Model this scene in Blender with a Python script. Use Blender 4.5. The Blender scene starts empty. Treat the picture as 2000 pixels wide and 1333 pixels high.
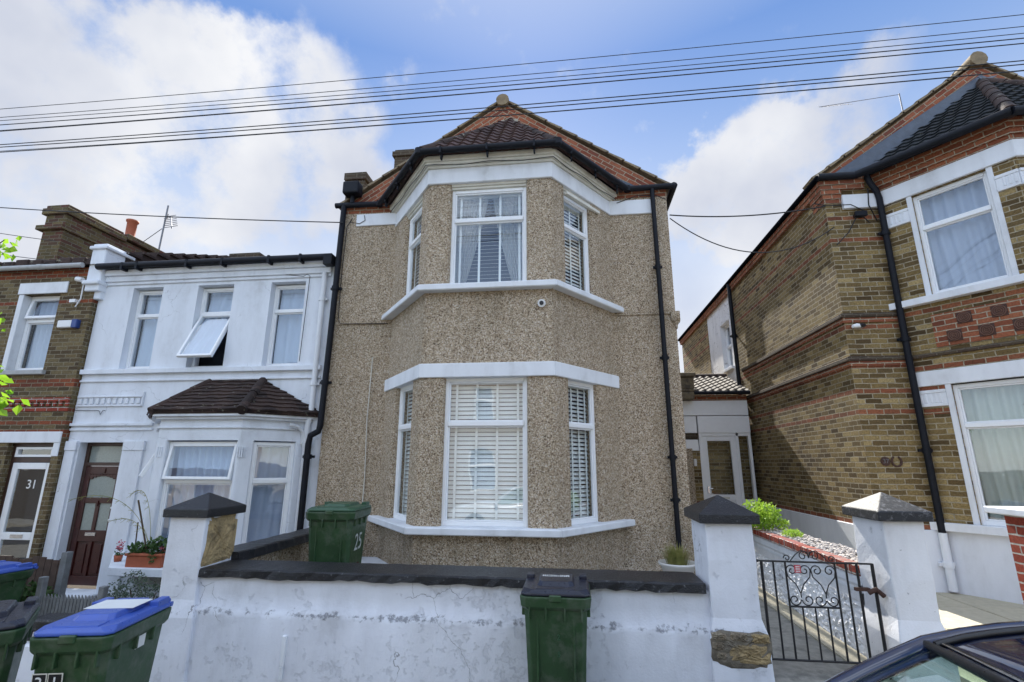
import bpy, bmesh, math, random
from math import sin, cos, pi, radians, hypot, atan2, sqrt
from mathutils import Vector, Matrix
random.seed(7)
scene = bpy.context.scene
COL = scene.collection
ORG = {}

# ------------------------------------------------------------------ object helpers
def tag(o, label=None, cat=None, group=None, kind=None):
    if label: o['label'] = label
    if cat: o['category'] = cat
    if group: o['group'] = group
    if kind: o['kind'] = kind
    return o

def thing(name, label, cat, loc=(0, 0, 0), rz=0.0, group=None):
    o = bpy.data.objects.new(name, None)
    o.empty_display_size = .2
    COL.objects.link(o)
    o.location = loc
    o.rotation_euler = (0, 0, rz)
    tag(o, label, cat, group)
    ORG[o.name] = Vector(loc) if rz == 0 else None
    return o

def kids(o):
    return [c for c in bpy.data.objects if c.parent == o]

def copy_tree(o, parent=None):
    c = o.copy()
    COL.objects.link(c)
    if parent is not None: c.parent = parent
    for ch in kids(o): copy_tree(ch, c)
    return c

class MB:
    def __init__(s):
        s.v = []; s.f = []; s.uv = {}; s.sm = set()
    def add(s, vs, fs, uv=None, smooth=False):
        b = len(s.v)
        s.v += [tuple(p) for p in vs]
        for i, f in enumerate(fs):
            if smooth: s.sm.add(len(s.f))
            if uv: s.uv[len(s.f)] = uv[i]
            s.f.append(tuple(b + k for k in f))
    def box(s, x0, x1, y0, y1, z0, z1):
        s.add([(x0,y0,z0),(x1,y0,z0),(x1,y1,z0),(x0,y1,z0),(x0,y0,z1),(x1,y0,z1),(x1,y1,z1),(x0,y1,z1)],
              [(0,3,2,1),(4,5,6,7),(0,1,5,4),(1,2,6,5),(2,3,7,6),(3,0,4,7)])
    def fbox(s, F, u0, u1, w0, w1, z0, z1):       # box in a wall frame: u along, w outwards
        P = [F(u0,w1,z0),F(u1,w1,z0),F(u1,w0,z0),F(u0,w0,z0),F(u0,w1,z1),F(u1,w1,z1),F(u1,w0,z1),F(u0,w0,z1)]
        s.add(P, [(0,3,2,1),(4,5,6,7),(0,1,5,4),(1,2,6,5),(2,3,7,6),(3,0,4,7)])
    def prism(s, poly, z0, z1):
        n = len(poly)
        a = sum(poly[i][0]*poly[(i+1)%n][1]-poly[(i+1)%n][0]*poly[i][1] for i in range(n))
        if a < 0: poly = poly[::-1]
        zb = z0 if callable(z0) else (lambda x, y: z0)
        zt = z1 if callable(z1) else (lambda x, y: z1)
        vs = [(x,y,zb(x,y)) for x,y in poly]+[(x,y,zt(x,y)) for x,y in poly]
        fs = [tuple(range(n-1,-1,-1)), tuple(range(n,2*n))]+[(i,(i+1)%n,n+(i+1)%n,n+i) for i in range(n)]
        s.add(vs, fs)
    def extrude(s, pts, vec):                     # closed planar 3D loop swept along vec
        n = len(pts); vec = Vector(vec); pts = [Vector(p) for p in pts]
        s.add(pts+[p+vec for p in pts], [tuple(range(n-1,-1,-1)), tuple(range(n,2*n))]+[(i,(i+1)%n,n+(i+1)%n,n+i) for i in range(n)])
    def tube(s, pts, r, n=8, smooth=True, caps=True):
        pts = [Vector(p) for p in pts]
        m = len(pts); rr = r if isinstance(r, (list, tuple)) else [r]*m
        up = None; rings = []
        for i, p in enumerate(pts):
            t = (pts[min(i+1,m-1)]-pts[max(i-1,0)])
            if t.length < 1e-9: t = Vector((0,0,1))
            t.normalize()
            if up is None:
                up = Vector((0,0,1)) if abs(t.z) < .9 else Vector((1,0,0))
            a = t.cross(up)
            if a.length < 1e-5: a = t.cross(Vector((0,1,0)))
            a.normalize(); b = a.cross(t).normalized(); up = b
            k = 1.0
            if 0 < i < m-1:
                d1 = (pts[i]-pts[i-1]).normalized(); d2 = (pts[i+1]-pts[i]).normalized()
                c = max(.5, sqrt(max(0, (1+d1.dot(d2))/2))); k = 1/c if c > .6 else 1
            rings.append([p+(a*cos(2*pi*j/n)+b*sin(2*pi*j/n))*rr[i]*(k if False else 1) for j in range(n)])
        vs = [q for ring in rings for q in ring]
        fs = [(i*n+j, i*n+(j+1)%n, (i+1)*n+(j+1)%n, (i+1)*n+j) for i in range(m-1) for j in range(n)]
        s.add(vs, fs, smooth=smooth)
        if caps: s.add(rings[0], [tuple(range(n))[::-1]]); s.add(rings[-1], [tuple(range(n))])
    def lathe(s, prof, c=(0,0,0), n=20, smooth=True):
        vs = [(c[0]+r*cos(2*pi*j/n), c[1]+r*sin(2*pi*j/n), c[2]+z) for r,z in prof for j in range(n)]
        fs = [(i*n+j, i*n+(j+1)%n, (i+1)*n+(j+1)%n, (i+1)*n+j) for i in range(len(prof)-1) for j in range(n)]
        s.add(vs, fs, smooth=smooth)
    def build(s, name, mat, parent=None, bevel=0, seg=1, local=False, recalc=True, cat=None):
        me = bpy.data.meshes.new(name)
        vs = s.v
        if parent is not None and not local:
            o0 = ORG.get(parent.name)
            if o0 is not None: vs = [(x-o0.x, y-o0.y, z-o0.z) for x,y,z in vs]
        me.from_pydata([tuple(v) for v in vs], [], s.f)
        if s.uv:
            L = me.uv_layers.new(name='UVMap')
            for p in me.polygons:
                if p.index in s.uv:
                    for li, q in zip(p.loop_indices, s.uv[p.index]): L.data[li].uv = q
        for p in me.polygons:
            if p.index in s.sm: p.use_smooth = True
        if recalc and not s.uv:
            bm = bmesh.new(); bm.from_mesh(me); bmesh.ops.recalc_face_normals(bm, faces=bm.faces); bm.to_mesh(me); bm.free()
        if isinstance(mat, (list, tuple)):
            for m in mat: me.materials.append(m)
        else: me.materials.append(mat)
        o = bpy.data.objects.new(name, me)
        COL.objects.link(o)
        if parent is not None:
            o.parent = parent
            ORG[o.name] = ORG.get(parent.name)
        if bevel:
            b = o.modifiers.new('bevel', 'BEVEL'); b.width = bevel; b.segments = seg; b.limit_method = 'ANGLE'; b.angle_limit = radians(35)
            b.harden_normals = False
        return o

def top(mb, name, mat, loc, label, cat, group=None, kind=None, bevel=0, seg=1, rz=0):
    """a thing that is one mesh; vertices given in world space about loc"""
    L = Vector(loc)
    mb.v = [(x-L.x, y-L.y, z-L.z) for x,y,z in mb.v]
    o = mb.build(name, mat, None, bevel, seg)
    o.location = loc; o.rotation_euler = (0,0,rz)
    ORG[o.name] = L
    return tag(o, label, cat, group, kind)

def frame(P1, P2, off=0.0):
    (x1,y1),(x2,y2) = P1, P2
    L = hypot(x2-x1, y2-y1); ux,uy = (x2-x1)/L, (y2-y1)/L; nx,ny = uy, -ux
    return lambda u, w, z: (x1+ux*u+nx*(w+off), y1+uy*u+ny*(w+off), z)

# ------------------------------------------------------------------ node helpers
class NT:
    def __init__(s, name):
        s.m = bpy.data.materials.new(name); s.m.use_nodes = True
        s.t = s.m.node_tree; s.b = s.t.nodes['Principled BSDF']; s.out = s.t.nodes['Material Output']
    def n(s, typ, **kw):
        nd = s.t.nodes.new(typ)
        for k, v in kw.items():
            if k.startswith('i_'):
                key = k[2:]; key = int(key) if key.isdigit() else key.replace('_', ' ')
                sock = nd.inputs[key]
                if hasattr(v, 'node'): s.t.links.new(v, sock)
                else: sock.default_value = v
            else: setattr(nd, k, v)
        return nd
    def math(s, op, a, b=None, c=None, clamp=False):
        nd = s.t.nodes.new('ShaderNodeMath'); nd.operation = op; nd.use_clamp = clamp
        for i, q in enumerate((a, b, c)):
            if q is None: continue
            if hasattr(q, 'node'): s.t.links.new(q, nd.inputs[i])
            else: nd.inputs[i].default_value = q
        return nd.outputs[0]
    def mix(s, f, a, b, blend='MIX'):
        nd = s.t.nodes.new('ShaderNodeMix'); nd.data_type = 'RGBA'; nd.blend_type = blend
        for q, k in ((f,0),(a,6),(b,7)):
            if hasattr(q, 'node'): s.t.links.new(q, nd.inputs[k])
            else: nd.inputs[k].default_value = (q if k == 0 else (*q, 1)) if not (k and len(q) == 4) else q
        return nd.outputs[2]
    def ramp(s, f, stops, interp='LINEAR'):
        nd = s.t.nodes.new('ShaderNodeValToRGB'); cr = nd.color_ramp; cr.interpolation = interp
        while len(cr.elements) < len(stops): cr.elements.new(.5)
        for e, (p, c) in zip(cr.elements, stops):
            e.position = p; e.color = (c,c,c,1) if not isinstance(c, (tuple, list)) else (*c, 1)
        s.t.links.new(f, nd.inputs[0]); return nd.outputs[0]
    def noise(s, vec, scale, detail=4, rough=.55, dist=0):
        nd = s.n('ShaderNodeTexNoise', i_Scale=scale, i_Detail=detail, i_Roughness=rough, i_Distortion=dist)
        if vec is not None: s.t.links.new(vec, nd.inputs['Vector'])
        return nd.outputs['Fac']
    def pos(s): return s.n('ShaderNodeNewGeometry').outputs['Position']
    def obj(s): return s.n('ShaderNodeTexCoord').outputs['Object']
    def wall(s):
        """metres along the wall, height: works on any flat wall whichever way it faces"""
        g = s.n('ShaderNodeNewGeometry')
        p = s.n('ShaderNodeSeparateXYZ', i_0=g.outputs['Position']); q = s.n('ShaderNodeSeparateXYZ', i_0=g.outputs['True Normal'])
        u = s.math('SUBTRACT', s.math('MULTIPLY', p.outputs[1], q.outputs[0]), s.math('MULTIPLY', p.outputs[0], q.outputs[1]))
        hz = s.math('GREATER_THAN', s.math('ABSOLUTE', q.outputs[2]), .75)
        u2 = s.math('ADD', s.math('MULTIPLY', u, s.math('SUBTRACT', 1, hz)), s.math('MULTIPLY', p.outputs[0], hz))
        v2 = s.math('ADD', p.outputs[2], s.math('MULTIPLY', p.outputs[1], hz))
        return s.n('ShaderNodeCombineXYZ', i_0=u2, i_1=v2).outputs[0]
    def bump(s, h, strength=.5, dist=.01):
        nd = s.n('ShaderNodeBump', i_Strength=strength, i_Distance=dist, i_Height=h)
        s.t.links.new(nd.outputs[0], s.b.inputs['Normal'])
    def set(s, col=None, rough=None, metal=None, spec=None):
        for k, v in (('Base Color', col), ('Roughness', rough), ('Metallic', metal), ('Specular IOR Level', spec)):
            if v is None: continue
            if hasattr(v, 'node'): s.t.links.new(v, s.b.inputs[k])
            else: s.b.inputs[k].default_value = (*v, 1) if isinstance(v, tuple) else v

def m_plain(name, col, rough=.5, var=.12, scale=9, metal=0, bump=0, spec=.5, dirt=None):
    t = NT(name); P = t.obj()
    n1 = t.noise(P, scale, 5); n2 = t.noise(P, scale*7, 3)
    f = t.math('ADD', t.math('MULTIPLY', n1, .7), t.math('MULTIPLY', n2, .3))
    c = t.mix(t.ramp(f, [(.3, 0), (.7, 1)]), tuple(k*(1-var) for k in col), tuple(min(1, k*(1+var)) for k in col))
    if dirt:
        d = t.noise(P, dirt[2], 6, .7)
        c = t.mix(t.ramp(d, [(dirt[3], 0), (dirt[3]+.15, dirt[1])]), c, dirt[0])
    t.set(c, t.ramp(n2, [(.3, max(0, rough-.08)), (.7, min(1, rough+.08))]), metal, spec)
    if bump: t.bump(n2, .4, bump)
    return t.m

def m_brick(name, cols, mortar, bands=(), bcols=None, uv=False, rough=.9, soot=.5, ochre=0.0):
    t = NT(name)
    V = t.n('ShaderNodeTexCoord').outputs['UV'] if uv else t.wall()
    wob = t.n('ShaderNodeTexNoise', i_Vector=V, i_Scale=9.0, i_Detail=6.0).outputs['Color']
    V2 = t.n('ShaderNodeVectorMath', operation='MULTIPLY_ADD', i_0=wob, i_1=(.022,.022,0), i_2=V).outputs[0]
    def br(c1, c2, mo, bias=0.0):
        nd = t.n('ShaderNodeTexBrick', i_Vector=V2, i_Color1=c1, i_Color2=c2, i_Mortar=mo, i_Scale=1.0)
        nd.inputs['Mortar Size'].default_value = .0075; nd.inputs['Mortar Smooth'].default_value = .25
        nd.inputs['Bias'].default_value = bias; nd.inputs['Brick Width'].default_value = .225; nd.inputs['Row Height'].default_value = .075
        nd.offset = .5
        return nd
    A = br((0,0,0,1), (1,1,1,1), (.5,.5,.5,1))
    k = len(cols)
    body = t.ramp(A.outputs['Color'], [(i/(k-1) if k > 1 else 0, c) for i, c in enumerate(cols)])
    if bands:
        z = t.n('ShaderNodeSeparateXYZ', i_0=V2).outputs[1]
        mk = None
        for z0, z1 in bands:
            q = t.math('MULTIPLY', t.math('GREATER_THAN', z, z0), t.math('LESS_THAN', z, z1))
            mk = q if mk is None else t.math('MAXIMUM', mk, q)
        red = t.ramp(A.outputs['Color'], [(i/(len(bcols)-1), c) for i, c in enumerate(bcols)])
        body = t.mix(mk, body, red)
    fine = t.noise(V, 42, 5, .7)
    body = t.mix(t.ramp(fine, [(.35, .0), (.7, .7)]), body, tuple(c*.45 for c in cols[0]))
    big = t.noise(V, 1.3, 6, .65)
    body = t.mix(t.ramp(big, [(.45, 0), (.75, soot)]), body, (.045,.038,.028))
    mo = t.mix(t.ramp(t.noise(V, 20, 4), [(.35, 0), (.7, 1)]), mortar, tuple(c*.55 for c in mortar))
    col = t.mix(A.outputs['Fac'], body, mo)
    t.set(col, rough, 0, .25)
    h = t.math('ADD', t.math('MULTIPLY', t.math('SUBTRACT', 1, A.outputs['Fac']), .8), t.math('MULTIPLY', fine, .45))
    t.bump(h, .9, .012)
    return t.m

def m_pebble():
    t = NT('pebbledash'); P = t.pos()
    v = t.n('ShaderNodeTexVoronoi', i_Vector=P, i_Scale=100.0, feature='F1')
    v2 = t.n('ShaderNodeTexVoronoi', i_Vector=P, i_Scale=47.0, feature='F1')
    r = t.n('ShaderNodeSeparateColor', i_0=v.outputs['Color']).outputs[0]
    r2 = t.n('ShaderNodeSeparateColor', i_0=v2.outputs['Color']).outputs[1]
    rr = t.math('ADD', t.math('MULTIPLY', r, .72), t.math('MULTIPLY', r2, .28))
    c = t.ramp(rr, [(.10,(.09,.06,.04)),(.25,(.29,.205,.135)),(.42,(.54,.42,.29)),(.62,(.66,.54,.39)),(.78,(.78,.67,.52)),(.92,(.90,.84,.75))])
    c = t.mix(t.ramp(v.outputs['Distance'], [(.45, 0), (.8, .5)]), c, (.15,.115,.075))
    st = t.n('ShaderNodeVectorMath', operation='MULTIPLY', i_0=P, i_1=(1.6,1.6,.55)).outputs[0]
    big = t.noise(st, 1.6, 6, .6)
    c = t.mix(t.ramp(big, [(.42, 0), (.72, .5)]), c, (.20,.175,.14), 'MULTIPLY') if False else t.mix(t.ramp(big, [(.45, 0), (.8, .26)]), c, (.16,.12,.07))
    c = t.mix(t.ramp(t.noise(P, 2.3, 5), [(.55, 0), (.8, .15)]), c, (.14,.13,.06))
    zz = t.n('ShaderNodeSeparateXYZ', i_0=P).outputs[2]; sv = t.n('ShaderNodeVectorMath', operation='MULTIPLY', i_0=P, i_1=(9,9,1.1)).outputs[0]; sn = t.noise(sv, 1.0, 5, .6)
    for zt, ln_, k_ in ((4.27,.7,.35),(1.04,.7,.4),(3.05,.5,.0),(6.0,.7,.22)):
        m1 = t.math('SUBTRACT', 1, t.math('DIVIDE', t.math('SUBTRACT', zt, zz), ln_), clamp=True); m2 = t.math('LESS_THAN', zz, zt)
        mm = t.math('MULTIPLY', t.math('MULTIPLY', m1, m2), t.ramp(sn, [(.42, 0), (.68, k_)]))
        if k_: c = t.mix(mm, c, (.11,.095,.055))
    t.set(c, .92, 0, .25)
    t.bump(t.math('ADD', t.math('SUBTRACT', 1, v.outputs['Distance']), t.math('MULTIPLY', r, .3)), 1.0, .012)
    return t.m

def m_render(name, col=(.74,.77,.82), grime=.35, bumpd=.006, cracks=0.0, flake=0.0, spots=0.0, gc=(.28,.27,.25), ledge=None):
    t = NT(name); P = t.pos()
    st = t.n('ShaderNodeVectorMath', operation='MULTIPLY', i_0=P, i_1=(2.2,2.2,.6)).outputs[0]
    a = t.noise(st, 1.4, 7, .62); b = t.noise(P, 7, 6, .65); f = t.noise(P, 55, 4, .6)
    c = t.mix(t.ramp(a, [(.35, 0), (.75, 1)]), col, tuple(k*.86 for k in col))
    g = t.math('MULTIPLY', t.ramp(a, [(.48, 0), (.78, 1)]), t.ramp(b, [(.4, 0), (.7, 1)]))
    c = t.mix(t.math('MULTIPLY', g, grime), c, gc)
    h = t.math('ADD', t.math('MULTIPLY', b, .6), t.math('MULTIPLY', f, .25))
    if cracks:
        wp = t.n('ShaderNodeVectorMath', operation='MULTIPLY_ADD', i_0=t.n('ShaderNodeTexNoise', i_Vector=P, i_Scale=3.0, i_Detail=5.0).outputs['Color'], i_1=(.45,.45,.45), i_2=P).outputs[0]
        cv = t.n('ShaderNodeTexVoronoi', i_Vector=wp, i_Scale=1.25, feature='DISTANCE_TO_EDGE').outputs['Distance']
        cr = t.math('MULTIPLY', t.math('LESS_THAN', cv, .0028), t.ramp(t.noise(P, 1.3, 3), [(.53, 0), (.57, 1)]))
        c = t.mix(t.math('MULTIPLY', cr, cracks), c, (.07,.07,.08))
        h = t.math('SUBTRACT', h, t.math('MULTIPLY', cr, .8))
    if flake:
        fn = t.math('ADD', t.math('MULTIPLY', t.noise(P, 11, 8, .75), .75), t.math('MULTIPLY', t.noise(P, 1.4, 2), .35))
        fk = t.ramp(fn, [(.63, 0), (.65, 1)])
        c = t.mix(t.math('MULTIPLY', fk, flake), c, (.22,.22,.23))
        h = t.math('SUBTRACT', h, t.math('MULTIPLY', fk, .5))
    if ledge:
        zz = t.n('ShaderNodeSeparateXYZ', i_0=P).outputs[2]
        lm = t.math('SUBTRACT', 1, t.math('DIVIDE', t.math('ABSOLUTE', t.math('SUBTRACT', zz, ledge)), .10), clamp=True)
        ln = t.ramp(t.math('ADD', t.math('MULTIPLY', t.noise(P, 9, 8, .78), .8), t.math('MULTIPLY', lm, .22)), [(.60, 0), (.66, .75)])
        c = t.mix(ln, c, (.16,.165,.19)); h = t.math('SUBTRACT', h, t.math('MULTIPLY', ln, .5))
    if spots:
        sp = t.ramp(t.noise(P, 26, 3, .6), [(.70, 0), (.74, 1)])
        c = t.mix(t.math('MULTIPLY', sp, spots), c, (.1,.1,.11))
    t.set(c, .78, 0, .3); t.bump(h, .55, bumpd)
    return t.m

def m_glass(name='window_glass', ior=2.1, tint=(.965,.98,.98)):
    t = NT(name); nt = t.t; nt.nodes.remove(t.b)
    tr = t.n('ShaderNodeBsdfTransparent', i_Color=(*tint, 1)); gl = t.n('ShaderNodeBsdfGlossy', i_Color=(.95,.97,1,1), i_Roughness=.004)
    wv = t.noise(t.obj(), 1.6, 2)
    bp = t.n('ShaderNodeBump', i_Strength=.25, i_Distance=.01, i_Height=wv); nt.links.new(bp.outputs[0], gl.inputs['Normal'])
    fr = t.n('ShaderNodeFresnel', i_IOR=ior)
    bk = t.n('ShaderNodeNewGeometry').outputs['Backfacing']; fv = t.math('MULTIPLY', fr.outputs[0], t.math('SUBTRACT', 1, bk))
    mx = t.n('ShaderNodeMixShader', i_0=fv, i_1=tr.outputs[0], i_2=gl.outputs[0]); nt.links.new(mx.outputs[0], t.out.inputs[0])
    return t.m

def m_cloth(name, col, trans=.35):
    t = NT(name); nt = t.t
    n = t.noise(t.obj(), 3, 4)
    c = t.mix(n, col, tuple(k*.8 for k in col))
    t.set(c, .95, 0, .1)
    tl = t.n('ShaderNodeBsdfTranslucent', i_Color=(*col, 1)); mx = t.n('ShaderNodeMixShader', i_0=trans, i_1=t.b.outputs[0], i_2=tl.outputs[0])
    nt.links.new(mx.outputs[0], t.out.inputs[0]); return t.m

def m_leaf(name, a, b, trans=.35):
    t = NT(name); nt = t.t
    n = t.ramp(t.noise(t.obj(), 6, 3), [(.35, 0), (.65, 1)])
    c = t.mix(n, a, b); t.set(c, .6, 0, .35)
    tl = t.n('ShaderNodeBsdfTranslucent', i_Color=c); mx = t.n('ShaderNodeMixShader', i_0=trans, i_1=t.b.outputs[0], i_2=tl.outputs[0])
    nt.links.new(mx.outputs[0], t.out.inputs[0]); return t.m

def m_tile(name, cols, lich=.25, rough=.85):
    t = NT(name); P = t.pos()
    v = t.n('ShaderNodeTexVoronoi', i_Vector=t.n('ShaderNodeVectorMath', operation='MULTIPLY', i_0=P, i_1=(1,1,1.3)).outputs[0], i_Scale=4.0)
    r = t.n('ShaderNodeSeparateColor', i_0=v.outputs['Color']).outputs[0]
    c = t.ramp(r, [(i/(len(cols)-1), k) for i, k in enumerate(cols)])
    f = t.noise(P, 30, 6, .7)
    c = t.mix(t.ramp(f, [(.4, 0), (.75, .6)]), c, tuple(k*.4 for k in cols[0]))
    l = t.ramp(t.noise(P, 12, 5, .65), [(.62, 0), (.7, lich)])
    c = t.mix(l, c, (.33,.32,.25)); t.set(c, rough, 0, .3); t.bump(f, .5, .006)
    return t.m

STOCK = [(.085,.055,.024),(.22,.15,.06),(.38,.275,.115),(.14,.095,.042),(.30,.215,.088),(.50,.38,.18)]
REDB = [(.24,.075,.04),(.34,.115,.058),(.40,.15,.075),(.17,.055,.032)]
M = {}
M['brick_R'] = m_brick('stock_brick_with_red_courses', STOCK, (.42,.365,.26), [(5.325,5.40),(5.70,5.775),(3.90,3.975),(3.30,3.375),(2.925,3.0),(2.625,2.70),(1.05,1.125)], REDB, soot=.38)
M['brick_Rbay'] = m_brick('bay_stock_brick', STOCK, (.42,.365,.26), [(6.15,6.6),(4.05,4.125),(3.225,3.30),(2.925,3.0),(2.60,2.68)], REDB, soot=.4)
M['brick_L'] = m_brick('dark_stock_brick', [(.075,.05,.028),(.17,.12,.058),(.27,.21,.105),(.11,.075,.04),(.21,.155,.075)], (.27,.24,.17), [(5.325,5.55),(4.8,4.875),(3.225,3.375),(2.775,2.85),(2.55,2.62),(2.34,2.48)], [(.24,.06,.03),(.33,.09,.04),(.19,.05,.03)], soot=.5)
M['brick_red'] = m_brick('red_brick', [(.25,.045,.03),(.36,.075,.045),(.30,.055,.035)], (.5,.48,.44), soot=.2)
M['brick_redorange'] = m_brick('orange_rubbed_brick', REDB, (.46,.40,.30), soot=.25)
M['brick_rake'] = m_brick('raking_red_brick', [(.25,.07,.04),(.36,.115,.06),(.42,.15,.08),(.2,.065,.045)], (.42,.36,.26), uv=True, soot=.3)
M['brick_soot'] = m_brick('sooty_brick', [(.06,.045,.035),(.11,.08,.05),(.08,.05,.04)], (.16,.14,.11), soot=.6)
M['brick_chim'] = m_brick('chimney_brick', [(.12,.09,.04),(.2,.15,.07),(.1,.05,.04),(.17,.06,.045)], (.2,.18,.13), soot=.65)
M['brick_wing'] = m_brick('rear_stock_brick', STOCK, (.42,.38,.3), [(6.2,6.45)], REDB, soot=.3)
M['pebble'] = m_pebble()
M['white'] = m_render('white_masonry_paint', (.76,.79,.83), .45, spots=.15)
M['white_W'] = m_render('white_painted_house_render', (.74,.78,.84), .42, .010, cracks=.35, spots=.2)
M['white_wall'] = m_render('cracked_white_wall_paint', (.74,.77,.84), .42, .016, cracks=.6, flake=.10, ledge=.60, gc=(.34,.35,.38))
M['white_pebb'] = m_render('flaking_rough_white_paint', (.80,.81,.83), .45, .05, flake=.7)
M['white_P'] = m_render('weathered_white_pillar_paint', (.78,.79,.82), .4, .012, flake=.3, spots=.5)
M['white_plinth'] = m_render('white_plinth_paint', (.76,.79,.84), .3)
M['cream'] = m_render('cream_timber_paint', (.70,.69,.62), .35, .004)
M['upvc'] = m_plain('white_window_plastic', (.82,.84,.86), .35, .03)
M['black'] = m_plain('black_gutter_plastic', (.0055,.007,.012), .6, .3, spec=.25)
M['blackpaint'] = m_plain('black_masonry_paint', (.007,.008,.012), .36, .5, 14, bump=.03, dirt=((.34,.35,.37), .8, 30, .61))
M['black_matt'] = m_plain('matt_black_gutter', (.006,.007,.010), .9, .3); M['black_matt'].node_tree.nodes['Principled BSDF'].inputs['IOR'].default_value = 1.02
M['blackflake'] = m_plain('weathered_black_paint', (.014,.016,.02), .6, .4, 14, bump=.012, dirt=((.16,.16,.17), .85, 24, .52))
M['iron'] = m_plain('black_iron', (.01,.01,.012), .45)
M['glass'] = m_glass()
M['cloth'] = m_cloth('pale_blue_net_cloth', (.58,.66,.82), .3)
M['cloth_w'] = m_cloth('sky_tinted_bunched_cloth', (.55,.65,.82), .2)  # white cloth with the blue of reflected sky put into its colour
M['cloth_n'] = m_cloth('white_gathered_net', (.78,.81,.85), .2)
M['blind'] = m_plain('white_blind_slats', (.80,.83,.83), .5, .04)
M['blind_g'] = m_plain('grey_green_blind', (.38,.42,.38), .6, .06)
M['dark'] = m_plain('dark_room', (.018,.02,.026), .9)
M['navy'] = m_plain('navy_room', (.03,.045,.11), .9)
M['tile_brown'] = m_tile('brown_pantile', [(.055,.034,.034),(.10,.06,.056),(.075,.045,.042)], .4)
M['tile_dark'] = m_tile('dark_plain_tile', [(.035,.023,.021),(.07,.045,.038),(.026,.018,.017)], .7)
M['tile_slate'] = m_tile('black_tile', [(.010,.013,.017),(.022,.027,.032),(.015,.017,.02)], .3)
M['tile_porch'] = m_tile('grey_porch_tile', [(.16,.14,.12),(.24,.21,.18),(.2,.18,.16)], .5)
M['tile_main'] = m_tile('grey_brown_roof_tile', [(.22,.17,.11),(.32,.25,.16),(.18,.14,.095)], .7)
M['ridge'] = m_plain('clay_ridge', (.20,.15,.09), .85, .35, 12, bump=.006)
M['lead'] = m_plain('lead_flashing', (.045,.06,.085), .42, .3, 10, bump=.006)
M['mortar'] = m_plain('mortar_bedding', (.36,.33,.27), .95, .2, 20, bump=.008)
M['stone'] = m_plain('exposed_ochre_stone', (.36,.27,.14), .95, .5, 6, bump=.06, dirt=((.13,.10,.06), .8, 8, .5))
M['rubble'] = m_plain('rubble_infill', (.2,.16,.1), .95, .5, 5, bump=.03, dirt=((.07,.06,.05), .9, 5, .45))
M['rubble2'] = m_plain('grey_brown_stone', (.22,.18,.13), .95, .5, 9, bump=.03, dirt=((.3,.27,.2), .7, 6, .5))
M['soil2'] = m_plain('crumbled_mortar', (.16,.14,.11), .98, .5, 16, bump=.02)
M['door_brown'] = m_plain('dark_red_door', (.045,.010,.008), .35, .3, 7)
M['door_wood'] = m_plain('brown_door_frame', (.05,.024,.016), .45, .3, 7)
M['obscure'] = m_plain('obscured_glass', (.27,.31,.29), .12, .12, 40)
M['asphalt'] = m_plain('asphalt', (.055,.055,.058), .9, .25, 30, bump=.006)
M['concrete'] = m_plain('rough_concrete', (.27,.26,.23), .92, .25, 14, bump=.012, dirt=((.1,.1,.09), .6, 5, .5))
M['conc_light'] = m_plain('path_edging', (.44,.40,.30), .9, .15, 14, bump=.006)
M['bin'] = m_plain('green_bin_plastic', (.022,.060,.022), .45, .3, 4, bump=.003, dirt=((.075,.10,.07), .75, 6, .48))
M['bin_lid'] = m_plain('green_lid_plastic', (.024,.075,.038), .4, .15, 5)
M['lid_black'] = m_plain('charcoal_lid_plastic', (.014,.017,.032), .33, .3, 6, dirt=((.09,.10,.13), .5, 8, .56))
M['lid_blue'] = m_plain('blue_lid_plastic', (.045,.10,.42), .35, .12, 6, dirt=((.25,.3,.55), .4, 8, .6))
M['paper'] = m_plain('white_sticker', (.7,.72,.72), .6, .06)
M['leaf'] = m_leaf('fresh_leaf', (.16,.34,.02), (.30,.50,.04), .5)
M['leaf_dark'] = m_leaf('shrub_leaf', (.035,.085,.02), (.09,.16,.05), .25)
M['leaf_grey'] = m_leaf('sage_leaf', (.08,.12,.085), (.16,.2,.15), .2)
M['leaf_lime'] = m_leaf('lime_bush_leaf', (.20,.36,.03), (.36,.52,.06), .35)
M['straw'] = m_leaf('straw_grass', (.22,.24,.07), (.36,.33,.12), .3)
M['bark'] = m_plain('bark', (.08,.055,.035), .95, .3, 20, bump=.01)
M['terra'] = m_plain('terracotta', (.34,.09,.04), .7, .15, 12)
M['petal'] = m_plain('pink_petal', (.5,.12,.16), .6)
M['potwhite'] = m_plain('white_pot', (.66,.65,.62), .5, .06)
M['fence'] = m_plain('weathered_grey_timber', (.17,.18,.19), .85, .3, 12, bump=.006)
M['fence_brown'] = m_plain('brown_timber', (.07,.045,.035), .9, .4, 10, bump=.008)
M['carpaint'] = m_plain('dark_blue_car_paint', (.003,.010,.045), .10, .05); M['carpaint'].node_tree.nodes['Principled BSDF'].inputs['Coat Weight'].default_value = 1
M['carwhite'] = m_plain('white_car_paint', (.7,.72,.74), .2, .03)
M['carglass'] = m_glass('car_glass', 1.6, (.84,.92,.90))
M['trim'] = m_plain('car_black_trim', (.012,.012,.013), .35)
M['chrome'] = m_plain('chrome', (.6,.6,.62), .15, .02, metal=1)
M['rubber'] = m_plain('tyre_rubber', (.02,.02,.02), .85)
M['carint'] = m_plain('grey_car_cabin', (.20,.22,.21), .8)
M['rosette'] = m_plain('dark_terracotta_rosette', (.06,.028,.02), .8, .3, 20, bump=.004)
M['ring'] = m_plain('rosette_ring', (.13,.065,.045), .8)
M['cable'] = m_plain('black_cable', (.01,.01,.012), .6)
M['pinkwall'] = m_render('pink_house_render', (.40,.36,.33), .2)
M['numwhite'] = m_plain('white_number_film', (.8,.8,.8), .5, .03)
M['red'] = m_plain('red_notice', (.5,.06,.08), .6)
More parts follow.
